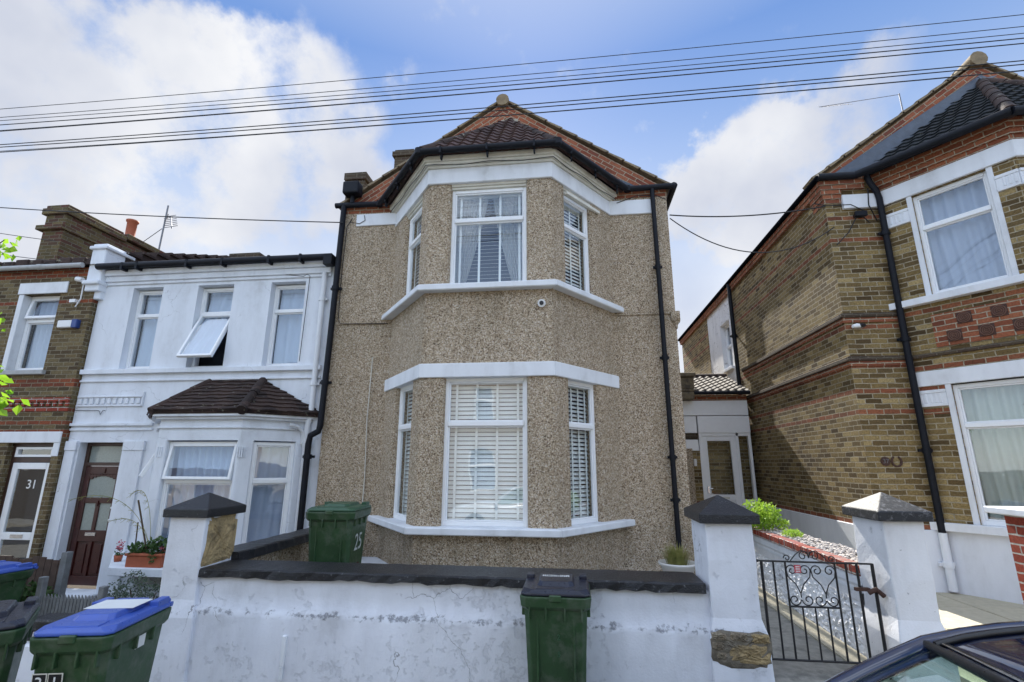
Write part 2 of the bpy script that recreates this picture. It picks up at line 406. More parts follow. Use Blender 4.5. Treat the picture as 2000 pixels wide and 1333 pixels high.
M['chalk'] = m_plain('chalk_number_paint', (.42,.46,.44), .9, .3, 30)
M['camplast'] = m_plain('camera_white_plastic', (.74,.75,.76), .35, .03)
M['alu'] = m_plain('dull_aluminium', (.16,.16,.17), .4, .2, metal=.8)
M['soil'] = m_plain('soil', (.06,.045,.03), .95, .3, 20, bump=.01)
M['pebbles'] = m_plain('pale_pebble', (.42,.38,.35), .8, .35, 18)
M['guttergrey'] = m_plain('grey_gutter', (.36,.37,.37), .6, .2)

# ------------------------------------------------------------------ wall with openings
def wall_holes(mb, F, u0, u1, z0, z1, holes, t=.22):
    us = sorted({u0, u1, *[h[0] for h in holes], *[h[1] for h in holes]})
    zs = sorted({z0, z1, *[h[2] for h in holes], *[h[3] for h in holes]})
    solid = lambda a, b: not any(h[0] < a < h[1] and h[2] < b < h[3] for h in holes) and u0 < a < u1 and z0 < b < z1
    for i in range(len(us)-1):
        for j in range(len(zs)-1):
            a, b, c, d = us[i], us[i+1], zs[j], zs[j+1]
            if not solid((a+b)/2, (c+d)/2): continue
            mb.add([F(a,0,c),F(b,0,c),F(b,0,d),F(a,0,d)], [(0,1,2,3)])
            mb.add([F(a,-t,c),F(b,-t,c),F(b,-t,d),F(a,-t,d)], [(3,2,1,0)])
            e = 1e-4
            if not solid(a-e,(c+d)/2): mb.add([F(a,0,c),F(a,0,d),F(a,-t,d),F(a,-t,c)], [(0,1,2,3)])
            if not solid(b+e,(c+d)/2): mb.add([F(b,0,c),F(b,-t,c),F(b,-t,d),F(b,0,d)], [(0,1,2,3)])
            if not solid((a+b)/2,c-e): mb.add([F(a,0,c),F(a,-t,c),F(b,-t,c),F(b,0,c)], [(0,1,2,3)])
            if not solid((a+b)/2,d+e): mb.add([F(a,0,d),F(b,0,d),F(b,-t,d),F(a,-t,d)], [(0,1,2,3)])

def curtain(mb, F, u0, u1, z0, z1, w, amp=.018, per=.085, seed=0, gather=None):
    rnd = random.Random(seed); n = max(12, int((u1-u0)/per*8)); m = 8
    ph = [rnd.uniform(-.6,.6) for _ in range(n+1)]
    vs = []
    for j in range(m+1):
        z = z1+(z0-z1)*j/m
        for i in range(n+1):
            k = i/n; u = u0+(u1-u0)*k
            if gather: u = gather(k, j/m, u)
            vs.append(F(u, w+amp*sin(2*pi*(u1-u0)*k/per+ph[i]*.5+1.2*sin(j*.35+seed)), z))
    mb.add(vs, [(j*(n+1)+i, j*(n+1)+i+1, (j+1)*(n+1)+i+1, (j+1)*(n+1)+i) for j in range(m) for i in range(n)], smooth=True)

def slats(mb, F, u0, u1, z0, z1, w, pitch=.055, tilt=45, depth=.05, tapes=()):
    n = int((z1-z0)/pitch); a = radians(tilt)
    for i in range(n):
        z = z0+pitch*(i+.5); dw = depth/2*cos(a); dz = depth/2*sin(a); t = .0022
        mb.add([F(u0,w+dw,z-dz),F(u1,w+dw,z-dz),F(u1,w-dw,z+dz),F(u0,w-dw,z+dz),F(u0,w+dw,z-dz+t),F(u1,w+dw,z-dz+t),F(u1,w-dw,z+dz+t),F(u0,w-dw,z+dz+t)],
               [(0,3,2,1),(4,5,6,7),(0,1,5,4),(1,2,6,5),(2,3,7,6),(3,0,4,7)])
    for u in tapes: mb.fbox(F, u-.016, u+.016, w+.028, w+.031, z0, z1)
    mb.fbox(F, u0, u1, w-.03, w+.03, z1-.02, z1+.03)

def window(root, F, u0, u1, z0, z1, transom=None, fr=.055, depth=.07, w=0.0, inner=.035, dress=None, sash_open=None, mat=None, name='window', label=None, seed=0):
    """frame, panes and whatever hangs behind them; w = outward position of the frame front"""
    fm = mat or M['upvc']
    mb = MB()
    mb.fbox(F, u0, u0+fr, w-depth, w, z0, z1); mb.fbox(F, u1-fr, u1, w-depth, w, z0, z1)
    mb.fbox(F, u0+fr, u1-fr, w-depth, w, z0, z0+fr); mb.fbox(F, u0+fr, u1-fr, w-depth, w, z1-fr, z1)
    cells = []
    if transom:
        mb.fbox(F, u0+fr, u1-fr, w-depth, w+.012, transom-fr*.55, transom+fr*.55)
        cells = [(z0+fr, transom-fr*.55), (transom+fr*.55, z1-fr)]
    else: cells = [(z0+fr, z1-fr)]
    for k, (a, b) in enumerate(cells):            # inner sash bead
        if sash_open and sash_open[0] == k: continue
        i = inner*.6
        mb.fbox(F, u0+fr, u0+fr+i, w-depth*.8, w-.014, a, b); mb.fbox(F, u1-fr-i, u1-fr, w-depth*.8, w-.014, a, b)
        mb.fbox(F, u0+fr+i, u1-fr-i, w-depth*.8, w-.014, a, a+i); mb.fbox(F, u0+fr+i, u1-fr-i, w-depth*.8, w-.014, b-i, b)
    fo = mb.build(name, fm, root, bevel=.006)
    if label: fo['label'] = label
    for k, (a, b) in enumerate(cells):
        if sash_open and sash_open[0] == k:
            ang = radians(sash_open[1]); H = b-a
            def G(u, ww, z, a=a, b=b):            # hinged at the top edge
                d = b-z
                q = ww
                return F(u, w+d*sin(ang)+q*cos(ang), b-d*cos(ang)+q*sin(ang))
            s = MB(); f2 = fr*.85
            s.fbox(G, u0+fr*.6, u0+fr*.6+f2, -.05, .01, a, b+.02); s.fbox(G, u1-fr*.6-f2, u1-fr*.6, -.05, .01, a, b+.02)
            s.fbox(G, u0+fr*.6+f2, u1-fr*.6-f2, -.05, .01, a, a+f2); s.fbox(G, u0+fr*.6+f2, u1-fr*.6-f2, -.05, .01, b+.02-f2, b+.02)
            so = s.build('open_sash', fm, fo, bevel=.005)
            if len(sash_open) > 2:
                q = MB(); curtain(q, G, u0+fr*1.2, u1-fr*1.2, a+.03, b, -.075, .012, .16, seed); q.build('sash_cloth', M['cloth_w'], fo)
            p = MB(); p.fbox(G, u0+fr*.6+f2, u1-fr*.6-f2, -.028, -.018, a+f2, b+.02-f2); p.build('pane', M['glass'], fo)
            continue
        p = MB(); p.fbox(F, u0+fr+inner*.6, u1-fr-inner*.6, w-.045, w-.037, a+inner*.6, b-inner*.6); p.build('pane', M['glass'], fo)
    if dress: dress(fo, F, u0+fr, u1-fr, z0+fr, z1-fr, w-depth, seed)
    return fo

def d_blind(tapes=4, tilt=40, mat='blind', pitch=.058, back=.10):
    def f(fo, F, a, b, c, d, w, seed):
        mb = MB(); tp = [a+(b-a)*(.09+.82*i/(tapes-1)) for i in range(tapes)]
        slats(mb, F, a-.03, b+.03, c-.02, d, w-.06, pitch, tilt, .05, tp); mb.build('blind', M[mat], fo)
    return f
def d_curtain(mat='cloth', amp=.02, per=.1, zlo=None):
    def f(fo, F, a, b, c, d, w, seed):
        if zlo: c = zlo
        mb = MB(); curtain(mb, F, a-.02, b+.02, c-.05, d+.03, w-.10, amp, per, seed); mb.build('curtain', M[mat], fo)
    return f
def d_blind_curtain():
    def f(fo, F, a, b, c, d, w, seed):
        mb = MB(); tp = [a+(b-a)*q for q in (.07,.35,.65,.93)]
        slats(mb, F, a-.03, b+.03, c-.02, d, w-.06, .058, 22, .05, tp); mb.build('blind', M['blind'], fo)
        mb = MB(); mid = (a+b)/2
        curtain(mb, F, a-.05, mid, c-.05, d+.03, w-.16, .02, .07, 3, lambda k, v, u: a-.05+(mid-.04-a+.05)*k*(1-.72*v**1.1))
        curtain(mb, F, mid, b+.05, c-.05, d+.03, w-.16, .02, .07, 5, lambda k, v, u: b+.05-(b+.05-mid-.02)*(1-k)*(1-.62*v**1.3))
        mb.build('curtain', M['cloth_n'], fo)
    return f

# ------------------------------------------------------------------ tiled roof facet
def tile_facet(poly, course=.26, wave=.23, amp=.022, lift=.02, thick=.03, du=None):
    """poly: 3D points, first two = eave (left to right seen from outside). returns MB verts of clipped wavy courses"""
    P = [Vector(p) for p in poly]; e = (P[1]-P[0]).normalized()
    nrm = (P[1]-P[0]).cross(P[2]-P[0]).normalized()
    if nrm.z < 0: nrm = -nrm
    v = nrm.cross(e).normalized()
    if v.z < 0: v = -v
    uv = [((p-P[0]).dot(e), (p-P[0]).dot(v)) for p in P]
    u0 = min(a for a, b in uv); u1 = max(a for a, b in uv); v0 = min(b for a, b in uv); v1 = max(b for a, b in uv)
    bm = bmesh.new(); du = du or wave/6
    nu = max(2, int((u1-u0)/du)+2); rows = int((v1-v0)/course)+2
    for r in range(rows):
        va, vb = v0+r*course-.0, v0+(r+1)*course+.004
        ring = []
        for (vv, hh) in ((va, lift*.0), (va, lift+thick*.5), (vb, thick*.35)):
            row = []
            for i in range(nu+1):
                u = u0+i*(u1-u0+2*du)/nu
                ph = (u/wave+.5*(r % 2)*0) % 1.0
                h = amp*(sin(2*pi*ph)*.5+.5)**1.2
                row.append(bm.verts.new(P[0]+e*u+v*vv+nrm*(hh+h)))
            ring.append(row)
        for a, b in ((0,1),(1,2)):
            for i in range(nu):
                f = bm.faces.new((ring[a][i], ring[a][i+1], ring[b][i+1], ring[b][i])); f.smooth = (a == 1)
    c = sum((Vector((a, b)) for a, b in uv), Vector((0,0)))/len(uv)
    for i in range(len(P)):
        a, b = P[i], P[(i+1) % len(P)]
        ed = (b-a).normalized(); out = ed.cross(nrm)
        ctr = P[0]+e*c.x+v*c.y
        if (ctr-a).dot(out) > 0: out = -out
        bmesh.ops.bisect_plane(bm, geom=bm.verts[:]+bm.edges[:]+bm.faces[:], plane_co=a+out*(.0 if i else .02), plane_no=out, clear_outer=True)
    bm.verts.ensure_lookup_table()
    vs = [tuple(q.co) for q in bm.verts]; idx = {q: i for i, q in enumerate(bm.verts)}
    fs = [tuple(idx[q] for q in f.verts) for f in bm.faces]
    bm.free()
    return vs, fs
def add_tiles(mb, poly, **kw):
    vs, fs = tile_facet(poly, **kw); mb.add(vs, fs)
    n = len(poly); P = [Vector(p) for p in poly]          # the boarding under the tiles
    nr = (P[1]-P[0]).cross(P[2]-P[0]).normalized()
    if nr.z < 0: nr = -nr
    mb.add([p-nr*.004 for p in P]+[p-nr*.05 for p in P], [tuple(range(n)), tuple(range(n,2*n))[::-1]]+[(i,(i+1)%n,n+(i+1)%n,n+i) for i in range(n)])
def hip(mb, a, b, r=.09, seg=.32):
    a, b = Vector(a), Vector(b); L = (b-a).length; n = max(1, int(L/seg))
    for i in range(n):
        p = a+(b-a)*(i/n); q = a+(b-a)*((i+1)/n)
        mb.tube([p, p+(q-p)*.98], [r*1.06, r*.94], 10)

# ------------------------------------------------------------------ bay outline
def bay_poly(rl, cl, cr, rr_, yw, yf, off):
    """rl,rr_: root x on the wall; cl,cr: front corner x; offset outwards"""
    def inter(p, d, q, e):
        den = d[0]*e[1]-d[1]*e[0]; t = ((q[0]-p[0])*e[1]-(q[1]-p[1])*e[0])/den; return (p[0]+d[0]*t, p[1]+d[1]*t)
    def line(a, b):
        dx, dy = b[0]-a[0], b[1]-a[1]; L = hypot(dx,dy); n = (dy/L, -dx/L); return (a[0]+n[0]*off, a[1]+n[1]*off), (dx, dy)
    A, B, C_, E_ = (rl,yw), (cl,yf), (cr,yf), (rr_,yw)
    l1, l2, l3 = line(A,B), line(B,C_), line(C_,E_)
    wall = ((0,yw), (1,0))
    return [inter(*l1, *wall), inter(*l1, *l2), inter(*l2, *l3), inter(*l3, *wall)]
def bay_piers(mb, B4, yw, yf, oL, oF, oR, z0, z1, rd=.05, th=.25):
    rl, cl, cr, rr_ = B4
    A, B, C_, E_ = (rl,yw), (cl,yf), (cr,yf), (rr_,yw)
    FL, FF, FR = frame(A,B), frame(B,C_), frame(C_,E_)
    LL, LF, LR = hypot(cl-rl,yf-yw), cr-cl, hypot(rr_-cr,yw-yf)
    ins = bay_poly(rl, cl, cr, rr_, yw, yf, -th)
    q = lambda F, u, w: F(u, w, 0)[:2]
    c1 = rd*1.2
    def corner(Fa, ua, La, Fb, ub, inner):
        pa, pb = q(Fa, La-c1, 0), q(Fb, c1, 0); mid = q(Fa, La, 0)
        m2 = ((pa[0]+pb[0])/4+mid[0]/2, (pa[1]+pb[1])/4+mid[1]/2)
        return [q(Fa,ua,-th), q(Fa,ua,-rd), q(Fa,ua+rd*.35,-rd*.3), q(Fa,ua+rd,0), pa, m2, pb, q(Fb,ub-rd,0), q(Fb,ub-rd*.35,-rd*.3), q(Fb,ub,-rd), q(Fb,ub,-th), inner]
    mb.prism(corner(FL, oL[1], LL, FF, oF[0], ins[1]), z0, z1)
    mb.prism(corner(FF, oF[1], LF, FR, oR[0], ins[2]), z0, z1)
    mb.prism([(rl, yw+.04), q(FL,0,0), q(FL,oL[0]-rd,0), q(FL,oL[0]-rd*.35,-rd*.3), q(FL,oL[0],-rd), q(FL,oL[0],-th), (rl+.42, yw+.04)], z0, z1)
    mb.prism([(rr_, yw+.04), q(FR,LR,0), q(FR,oR[1]+rd,0), q(FR,oR[1]+rd*.35,-rd*.3), q(FR,oR[1],-rd), q(FR,oR[1],-th), (rr_-.42, yw+.04)], z0, z1)
    return FL, FF, FR, LL, LF, LR

def gutter_run(mb, pts, r=.055):
    mb.tube(pts, r, 8)
def brackets(mb, a, b, n, z):
    for i in range(n):
        k = (i+.5)/n; x = a[0]+(b[0]-a[0])*k; y = a[1]+(b[1]-a[1])*k
        mb.box(x-.014, x+.014, y-.068, y+.068, z-.075, z+.03)
        mb.box(x-.012, x+.012, y-.01, y+.05, z-.14, z-.06)
def pipe(name, pts, r, mat, root, clips=(), n=10):
    mb = MB(); mb.tube(pts, r, n)
    for (x, y, z) in clips:
        mb.tube([(x,y,z-.035),(x,y,z+.035)], r*1.28, n); mb.box(x-r*1.9, x+r*1.9, y+r*.2, y+r*1.1, z-.02, z+.02)
    return mb.build(name, mat, root)

def rake_gable(root, x0, x1, y, ze, xa, za, name='gable_brick', th=.12, cutband=None):
    """gable face whose brick courses run up each slope"""
    mb = MB()
    for s in (0, 1):
        xe = x0 if s == 0 else x1
        d = Vector((xa-xe, za-ze)).normalized(); nrm = Vector((-d.y, d.x)) if s == 0 else Vector((d.y, -d.x))
        P = [(xe, ze), (xa, za), (xa, ze)]
        uv = [((Vector(p)-Vector((xe, ze))).dot(d), (Vector(p)-Vector((xe, ze))).dot(nrm)) for p in P]
        v = [(px, y, pz) for px, pz in P]
        mb.add(v, [(0,2,1) if s == 0 else (0,1,2)], uv=[[uv[0],uv[2],uv[1]] if s == 0 else [uv[0],uv[1],uv[2]]])
    return mb.build(name, M['brick_rake'], root, recalc=False)

def verge(root, x0, x1, y, ze, xa, za, mat, depth=.35, n=11):
    """stepped verge tiles along both slopes"""
    mb = MB()
    for xe in (x0, x1):
        a = Vector((xe, 0, ze)); b = Vector((xa, 0, za)); d = (b-a); L = d.length; d.normalize(); up = Vector((0,0,1))-d*d.z; up.normalize()
        for i in range(n):
            p = a+d*(L*i/n); q = a+d*(L*(i+1)/n+.03)
            lo, hi = .045, .022
            pts = [p-up*.0, q-up*.0, q+up*hi, p+up*lo]
            mb.extrude([Vector((v.x, y-.012, v.z)) for v in pts], (0, depth, 0))
    return mb.build('verge_tile', mat, root)

# ================================================================== SETTING
def zg(x): return .02+.028*x
def sheet(name, x0, x1, y0, y1, z, mat, kind='structure', n=24, wob=0.0):
    mb = MB(); vs = []; rnd = random.Random(3)
    m = max(1, int((y1-y0)/2)) if wob else 1
    for j in range(m+1):
        for i in range(n+1):
            x = x0+(x1-x0)*i/n; y = y0+(y1-y0)*j/m
            vs.append((x, y, zg(max(-30, min(30, x)))+z+rnd.uniform(-wob, wob)))
    mb.add(vs, [(j*(n+1)+i, j*(n+1)+i+1, (j+1)*(n+1)+i+1, (j+1)*(n+1)+i) for j in range(m) for i in range(n)])
    o = mb.build(name, mat); tag(o, kind=kind); return o
sheet('ground', -220, 220, -220, 240, -.16, M['soil'], n=220)
sheet('road', -60, 60, -3.9, 2.25, -.13, M['asphalt'], n=60)
def kerb(name, y0, y1):
    mb = MB()
    for i in range(120):
        x = -30+i*.5; mb.prism([(x+.004,y0),(x+.496,y0),(x+.496,y1),(x+.004,y1)], lambda x,y: zg(x)-.3, lambda x,y: zg(x)-.002)
    tag(mb.build(name, M['concrete'], bevel=.01), kind='structure')
kerb('kerb', 2.25, 2.40); kerb('far_kerb', -4.05, -3.9)
sheet('pavement', -30, 30, 2.40, 4.62, -.004, M['concrete'], n=60)
sheet('far_pavement', -30, 30, -6.4, -4.05, -.004, M['concrete'], n=60)
def slab(name, x0, x1, y0, y1, z, mat, lo=-.5):
    mb = MB(); mb.box(x0, x1, y0, y1, lo, z); o = mb.build(name, mat); tag(o, kind='structure'); return o
slab('front_garden', -3.44, 1.30, 4.95, 7.9, .34, M['concrete'])
slab('garden_path', 1.30, 2.50, 4.35, 12.3, .27, M['concrete'])
slab('path_edging', 2.27, 2.48, 5.0, 12.0, .285, M['conc_light'])
slab('neighbour_front_yard', -8.9, -3.9, 4.7, 8.0, -.2, M['soil'])
slab('far_front_yard', -14, -8.95, 4.7, 8.0, -.3, M['soil'])
mb = MB()
for i in range(8):
    for j in range(8):
        x = 2.85+i*.92; y = 4.3+j*.92; mb.box(x+.006, x+.914, y+.006, y+.914, .0, .27+random.uniform(-.003,.003))
tag(mb.build('paved_drive', M['conc_light'], bevel=.006), kind='structure')

# ================================================================== MAIN HOUSE
YW = 7.8; YF = 6.55
H = thing('pebbledash_house', 'brown pebbledashed house in the centre with a two storey bay and brick gable', 'house', (-1.19, YW, .3))
mb = MB(); mb.box(-4.06, 1.68, YW, 18.5, .1, 6.30); mb.build('wall', M['pebble'], H)
mb = MB(); mb.box(-4.065, 1.685, YW-.006, YW+.5, 6.30, 6.44); mb.build('brick_course', M['brick_redorange'], H)
xa, za = -1.12, 8.42
rake_gable(H, -4.1, 1.72, YW+.02, 6.44, xa, za)
mb = MB(); mb.add([(-4.1,YW+.03,6.44),(xa,YW+.03,za),(1.72,YW+.03,6.44),(-4.1,18.5,6.44),(xa,18.5,za),(1.72,18.5,6.44)], [(0,1,4,3),(1,2,5,4),(3,4,5),(0,2,1)])
mb.v = [(x,y,z-.01) for x,y,z in mb.v]; mb.build('roof', M['tile_main'], H)
verge(H, -4.16, 1.80, YW-.02, 6.45, xa, za+.04, M['tile_main'])
mb = MB(); mb.tube([(xa,YW-.08,za+.0),(xa,YW+.4,za+.0)], [.12,.115], 12)
for i in range(24): mb.tube([(xa,YW+.4+i*.42,za+.03),(xa,YW+.8+i*.42,za+.03)], [.12,.11], 10)
mb.build('ridge_tile', M['ridge'], H)
mb = MB(); a = Vector((-3.2,YW-.012,6.47)); 
# string mouldings
mb = MB()
mb.box(-4.09, -3.02, YW-.022, YW+.01, 4.205, 4.235); mb.build('string_moulding', M['pebble'], H, bevel=.008); mb = MB()
mb.box(.72, 1.71, YW-.022, YW+.01, 4.215, 4.245)
mb.box(1.60, 1.74, YW-.05, YW+2.2, 4.10, 4.26); mb.tube([(1.69,YW-.03,4.10),(1.69,YW+2.2,4.10)], .05, 10); mb.box(1.66,1.70,YW-.02,YW+.6,3.98,4.1)
mb.build('string_moulding', M['pebble'], H, bevel=.012, seg=2)
for q in ((-3.77,-3.02,6.04,6.27),(.72,1.45,5.99,6.25)):
    mb = MB(); mb.box(q[0],q[1],YW-.03,YW+.02,q[2],q[3]); mb.build('white_band', M['white'], H, bevel=.006)
B4 = (-3.02, -2.05, -.22, .72)
mb = MB()
mb.prism(bay_poly(*B4, YW+.03, YF, 0), .1, 1.04)
mb.prism(bay_poly(*B4, YW+.03, YF, 0), 3.08, 4.30)
mb.prism(bay_poly(*B4, YW+.03, YF, 0), 6.02, 6.40)
oL, oF, oR = (.50, 1.24), (.34, 1.465), (.34, 1.02)
FL, FF, FR, LL, LF, LR = bay_piers(mb, B4, YW, YF, oL, oF, oR, 1.04, 3.08)
bay_piers(mb, B4, YW, YF, oL, oF, oR, 4.30, 6.02)
mb.build('bay_wall', M['pebble'], H)
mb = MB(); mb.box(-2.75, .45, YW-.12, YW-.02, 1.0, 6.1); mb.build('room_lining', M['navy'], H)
def bay_strip(name, z0, z1, off, mat, bev=.008, inn=.2, ext=0, B=B4, root=H, yw=YW+.02, yf=YF):
    mb = MB(); o = bay_poly(*B, yw, yf, off); i = bay_poly(*B, yw, yf, -inn)
    o[0] = (o[0][0]-ext, o[0][1]); o[3] = (o[3][0]+ext, o[3][1])
    n = len(z0) if isinstance(z0, (list,tuple)) else 0
    for (a, b, f) in (z0 if n else [(z0, z1, off)]):
        oo = bay_poly(*B, yw, yf, f)
        for k in range(3): mb.prism([oo[k], oo[k+1], i[k+1], i[k]], a, b)
    return mb.build(name, mat, root, bevel=bev)
bay_strip('lower_sill', 1.03, 1.12, .14, M['white'], .012)
bay_strip('upper_sill', 4.27, 4.36, .14, M['white'], .012)
bay_strip('lower_lintel', 3.04, 3.235, .035, M['white'])
bay_strip('upper_lintel', 6.00, 6.25, .035, M['white'])
bay_strip('cornice', [(6.25,6.29,.06),(6.29,6.33,.10),(6.33,6.42,.13)], 0, .13, M['cream'], .006)
# windows
def bay_windows(root, FL, FF, FR, oL, oF, oR, levels, rec, dL, dF, dR):
    for (z0, z1, tr, k) in levels:
        window(root, FL, oL[0]-.01, oL[1]+.01, z0, z1, tr, w=-rec, dress=dL[k], seed=1)
        window(root, FF, oF[0]-.01, oF[1]+.01, z0, z1, tr, w=-rec, dress=dF[k], seed=2)
        window(root, FR, oR[0]-.01, oR[1]+.01, z0, z1, tr, w=-rec, dress=dR[k], seed=3)
bay_windows(H, FL, FF, FR, oL, oF, oR, [(1.12,3.045,2.42,0),(4.36,5.93,5.42,1)], .08,
            [d_blind(3,55), d_blind(3,60)], [d_blind(4,68), d_blind_curtain()], [d_blind(4,48), d_blind(3,62)])
mb = MB()
for F, (a, b) in ((FL,oL),(FF,oF),(FR,oR)):
    mb.fbox(F, a-.005, b+.005, -.09, -.045, 5.93, 5.965); mb.fbox(F, a-.005, b+.005, -.09, -.02, 5.965, 6.02)
mb.fbox(FR, .33, 1.20, .005, .05, 5.865, 5.915)
mb.build('window_head_board', M['cream'], H, bevel=.004)
# bay roof
G4 = bay_poly(*B4, YW, YF, .20); zE = 6.44; apex = (-.99, YW-.02, 7.93)
eB, eC = (*G4[1], zE), (*G4[2], zE); eA, eD = (G4[0][0], YW-.02, zE), (G4[3][0], YW-.02, zE)
mb = MB(); add_tiles(mb, [eB, eC, (apex[0]+.06, apex[1]-.06, apex[2]), (apex[0]-.06, apex[1]-.06, apex[2])], course=.2, wave=.19, amp=.035, thick=.03)
add_tiles(mb, [eA, eB, apex], course=.2, wave=.19, amp=.03); add_tiles(mb, [eC, eD, apex], course=.2, wave=.19, amp=.03)
rf = mb.build('bay_roof', M['tile_brown'], H)
mb = MB(); hip(mb, eB, apex, .085, .4); hip(mb, eC, apex, .085, .4); mb.build('hip_tile', M['tile_dark'], rf)
mb = MB(); mb.tube([apex, (apex[0], apex[1]+.02, apex[2]+.02)], .11, 8)
mb.fbox(frame((-4.0,YW),(1,YW)), 2.86, 3.16, .0, .05, 7.9, 8.0); mb.build('mortar_fillet', M['mortar'], rf)
mb = MB(); gp = bay_poly(*B4, YW, YF, .25)
P3 = [(-4.16,YW-.08,6.44),(gp[0][0]-.0,YW-.08,6.43),(*gp[1],6.42),(*gp[2],6.42),(gp[3][0],YW-.08,6.43),(1.83,YW-.08,6.44)]
for a, b in zip(P3[:-1], P3[1:]): mb.tube([a, b], .050, 10)
for p in P3[1:-1]: mb.tube([(p[0],p[1],p[2]-.045),(p[0],p[1],p[2]+.045)], .058, 10)
brackets(mb, gp[1], gp[2], 3, 6.42); brackets(mb, gp[2], gp[3], 3, 6.42); brackets(mb, gp[0], gp[1], 3, 6.42)
mb.tube([(1.80,YW-.1,6.44),(1.80,18.5,6.44)], .06, 8)
gt = mb.build('gutter', M['black'], H)
mb = MB(); mb.extrude([(1.20,YW-.03,6.5),(.30,YW-.03,7.0),(.12,YW-.03,6.72),(.95,YW-.03,6.44)], (0,.04,0)); mb.extrude([(-3.35,YW-.03,6.5),(-2.45,YW-.03,7.0),(-2.3,YW-.03,6.72),(-3.1,YW-.03,6.44)], (0,.04,0)); mb.build('flashing', M['lead'], H)
pipe('downpipe', [(1.44,YW-.08,6.40),(1.45,YW-.08,4.3),(1.46,YW-.08,.35)], .037, M['black'], H, [(1.445,YW-.08,5.0),(1.45,YW-.08,3.5),(1.46,YW-.08,2.0),(1.46,YW-.08,1.4)])
pipe('downpipe', [(-4.0,YW-.08,6.42),(-4.03,YW-.08,4.0),(-4.06,YW-.08,2.50),(-4.07,YW-.1,2.40),(-4.20,YW-.1,2.33),(-4.22,YW-.1,2.2),(-4.22,YW-.1,-.1)], .05, M['black'], H, [(-4.02,YW-.08,4.85),(-4.05,YW-.08,3.2),(-4.21,YW-.1,2.0)])
mb = MB(); mb.tube([(-3.28,YW-.02,3.62),(-3.30,YW-.02,2.6),(-3.27,YW-.02,1.7),(-3.28,YW-.02,.9),(-3.2,YW-.05,.62)], .008, 6); mb.build('wall_cable', M['cream'], H)
mb = MB(); mb.tube([(-3.85,YW-.02,6.2),(-3.94,YW-.02,6.05),(-3.96,YW-.02,5.2),(-3.95,YW-.02,4.3),(-3.9,YW-.02,4.22),(-3.05,YW-.03,4.2)], .006, 6)
mb.tube([(-3.9,YW-.04,6.12),(-3.7,YW-.04,6.08),(-3.6,YW-.04,6.14),(-3.62,YW-.04,6.24)], .006, 6)
for k in range(3):
    gq = bay_poly(*B4, YW, YF, .105); a, b = gq[k], gq[k+1]; pts = []
    for i in range(13): pts.append((a[0]+(b[0]-a[0])*i/12, a[1]+(b[1]-a[1])*i/12-.012, 6.262+.016*sin(i*1.1+k)))
    mb.tube(pts, .006, 5)
mb.tube([(.85,YW-.04,6.2),(1.2,YW-.04,6.32),(1.5,YW-.04,6.30),(1.66,YW-.04,6.22)], .007, 6)
mb.build('wall_cable', M['cable'], H)
mb = MB(); mb.tube([(-.373,6.56,4.06),(-.373,6.50,4.05)], .055, 16); mb.build('vent_collar', M['camplast'], H)
mb = MB(); mb.tube([(-.373,6.505,4.05),(-.373,6.488,4.05)], .03, 12); mb.build('vent_opening', M['iron'], H)
mb = MB(); mb.box(-4.40,-4.02,8.5,9.1,5.8,7.45); mb.box(-4.44,-3.98,8.46,9.14,7.45,7.60); mb.box(-4.36,-4.0,8.5,10.4,5.8,7.1); mb.build('party_parapet', M['brick_soot'], H)
mb = MB(); mb.box(-4.35,-3.85,10.8,11.4,8.2,9.75); mb.box(-4.4,-3.8,10.75,11.45,9.55,9.68); mb.build('chimney', M['brick_soot'], H)
mb = MB(); mb.prism([(-3.40,6.45),(-3.40,YW-.003),(-2.6,YW-.003),(-2.62,7.0),(-2.8,6.45)], .345, .52); mb.build('plinth', M['white_plinth'], H)
mb = MB(); mb.prism([(.4,7.5),(1.6,7.5),(1.6,YW-.003),(.4,YW-.003)], .345,.42); mb.build('plinth', M['white_plinth'], H)
t = thing('security_light', 'black box shaped security light above the left end of the gutter', 'light', (-3.83, YW-.12, 6.62))
mb = MB(); mb.box(-3.99,-3.69,YW-.24,YW-.02,6.60,6.84); mb.build('housing', M['black'], t, bevel=.03, seg=2)
mb = MB(); mb.tube([(-3.84,YW-.1,6.62),(-3.84,YW-.1,6.46)], .04, 8); mb.build('bracket', M['black'], t)

# ================================================================== RIGHT HOUSE
X0, X1 = 4.15, 9.62
R = thing('brick_house', 'yellow stock brick house on the right with white trimmed bay and gable', 'house', (6.9, YW, .3))
SW = frame((X0,18.6),(X0,YW))          # side wall: u runs towards the street
mb = MB()
def su(y): return 18.6-y
wall_holes(mb, SW, 0, su(YW+.3), .0, 6.45, [(su(13.85), su(13.15), 4.30, 5.62), (su(15.1)+0, su(12.65), 3.85, 6.40)], .35)
wall_holes(mb, frame((X0,YW),(X1,YW)), 0, X1-X0, .0, 6.45, [], .3)
mb.box(X1-.3, X1, YW+.3, 18.6, 0, 6.45); mb.build('wall', M['brick_R'], R)
mb = MB(); W2 = frame((X0,15.1),(X0,12.65), -.015)
wall_holes(mb, W2, 0, 2.45, 3.85, 6.40, [(1.2,1.98,4.30,5.62)], .25); mb.build('rendered_panel', M['white_pebb'], R)
window(R, W2, 1.2, 1.98, 4.36, 5.62, 5.0, w=-.12, dress=d_curtain('cloth'))
mb = MB(); mb.fbox(W2, 1.12, 2.06, -.1, .07, 4.29, 4.36); mb.build('window_sill', M['white'], R, bevel=.006)
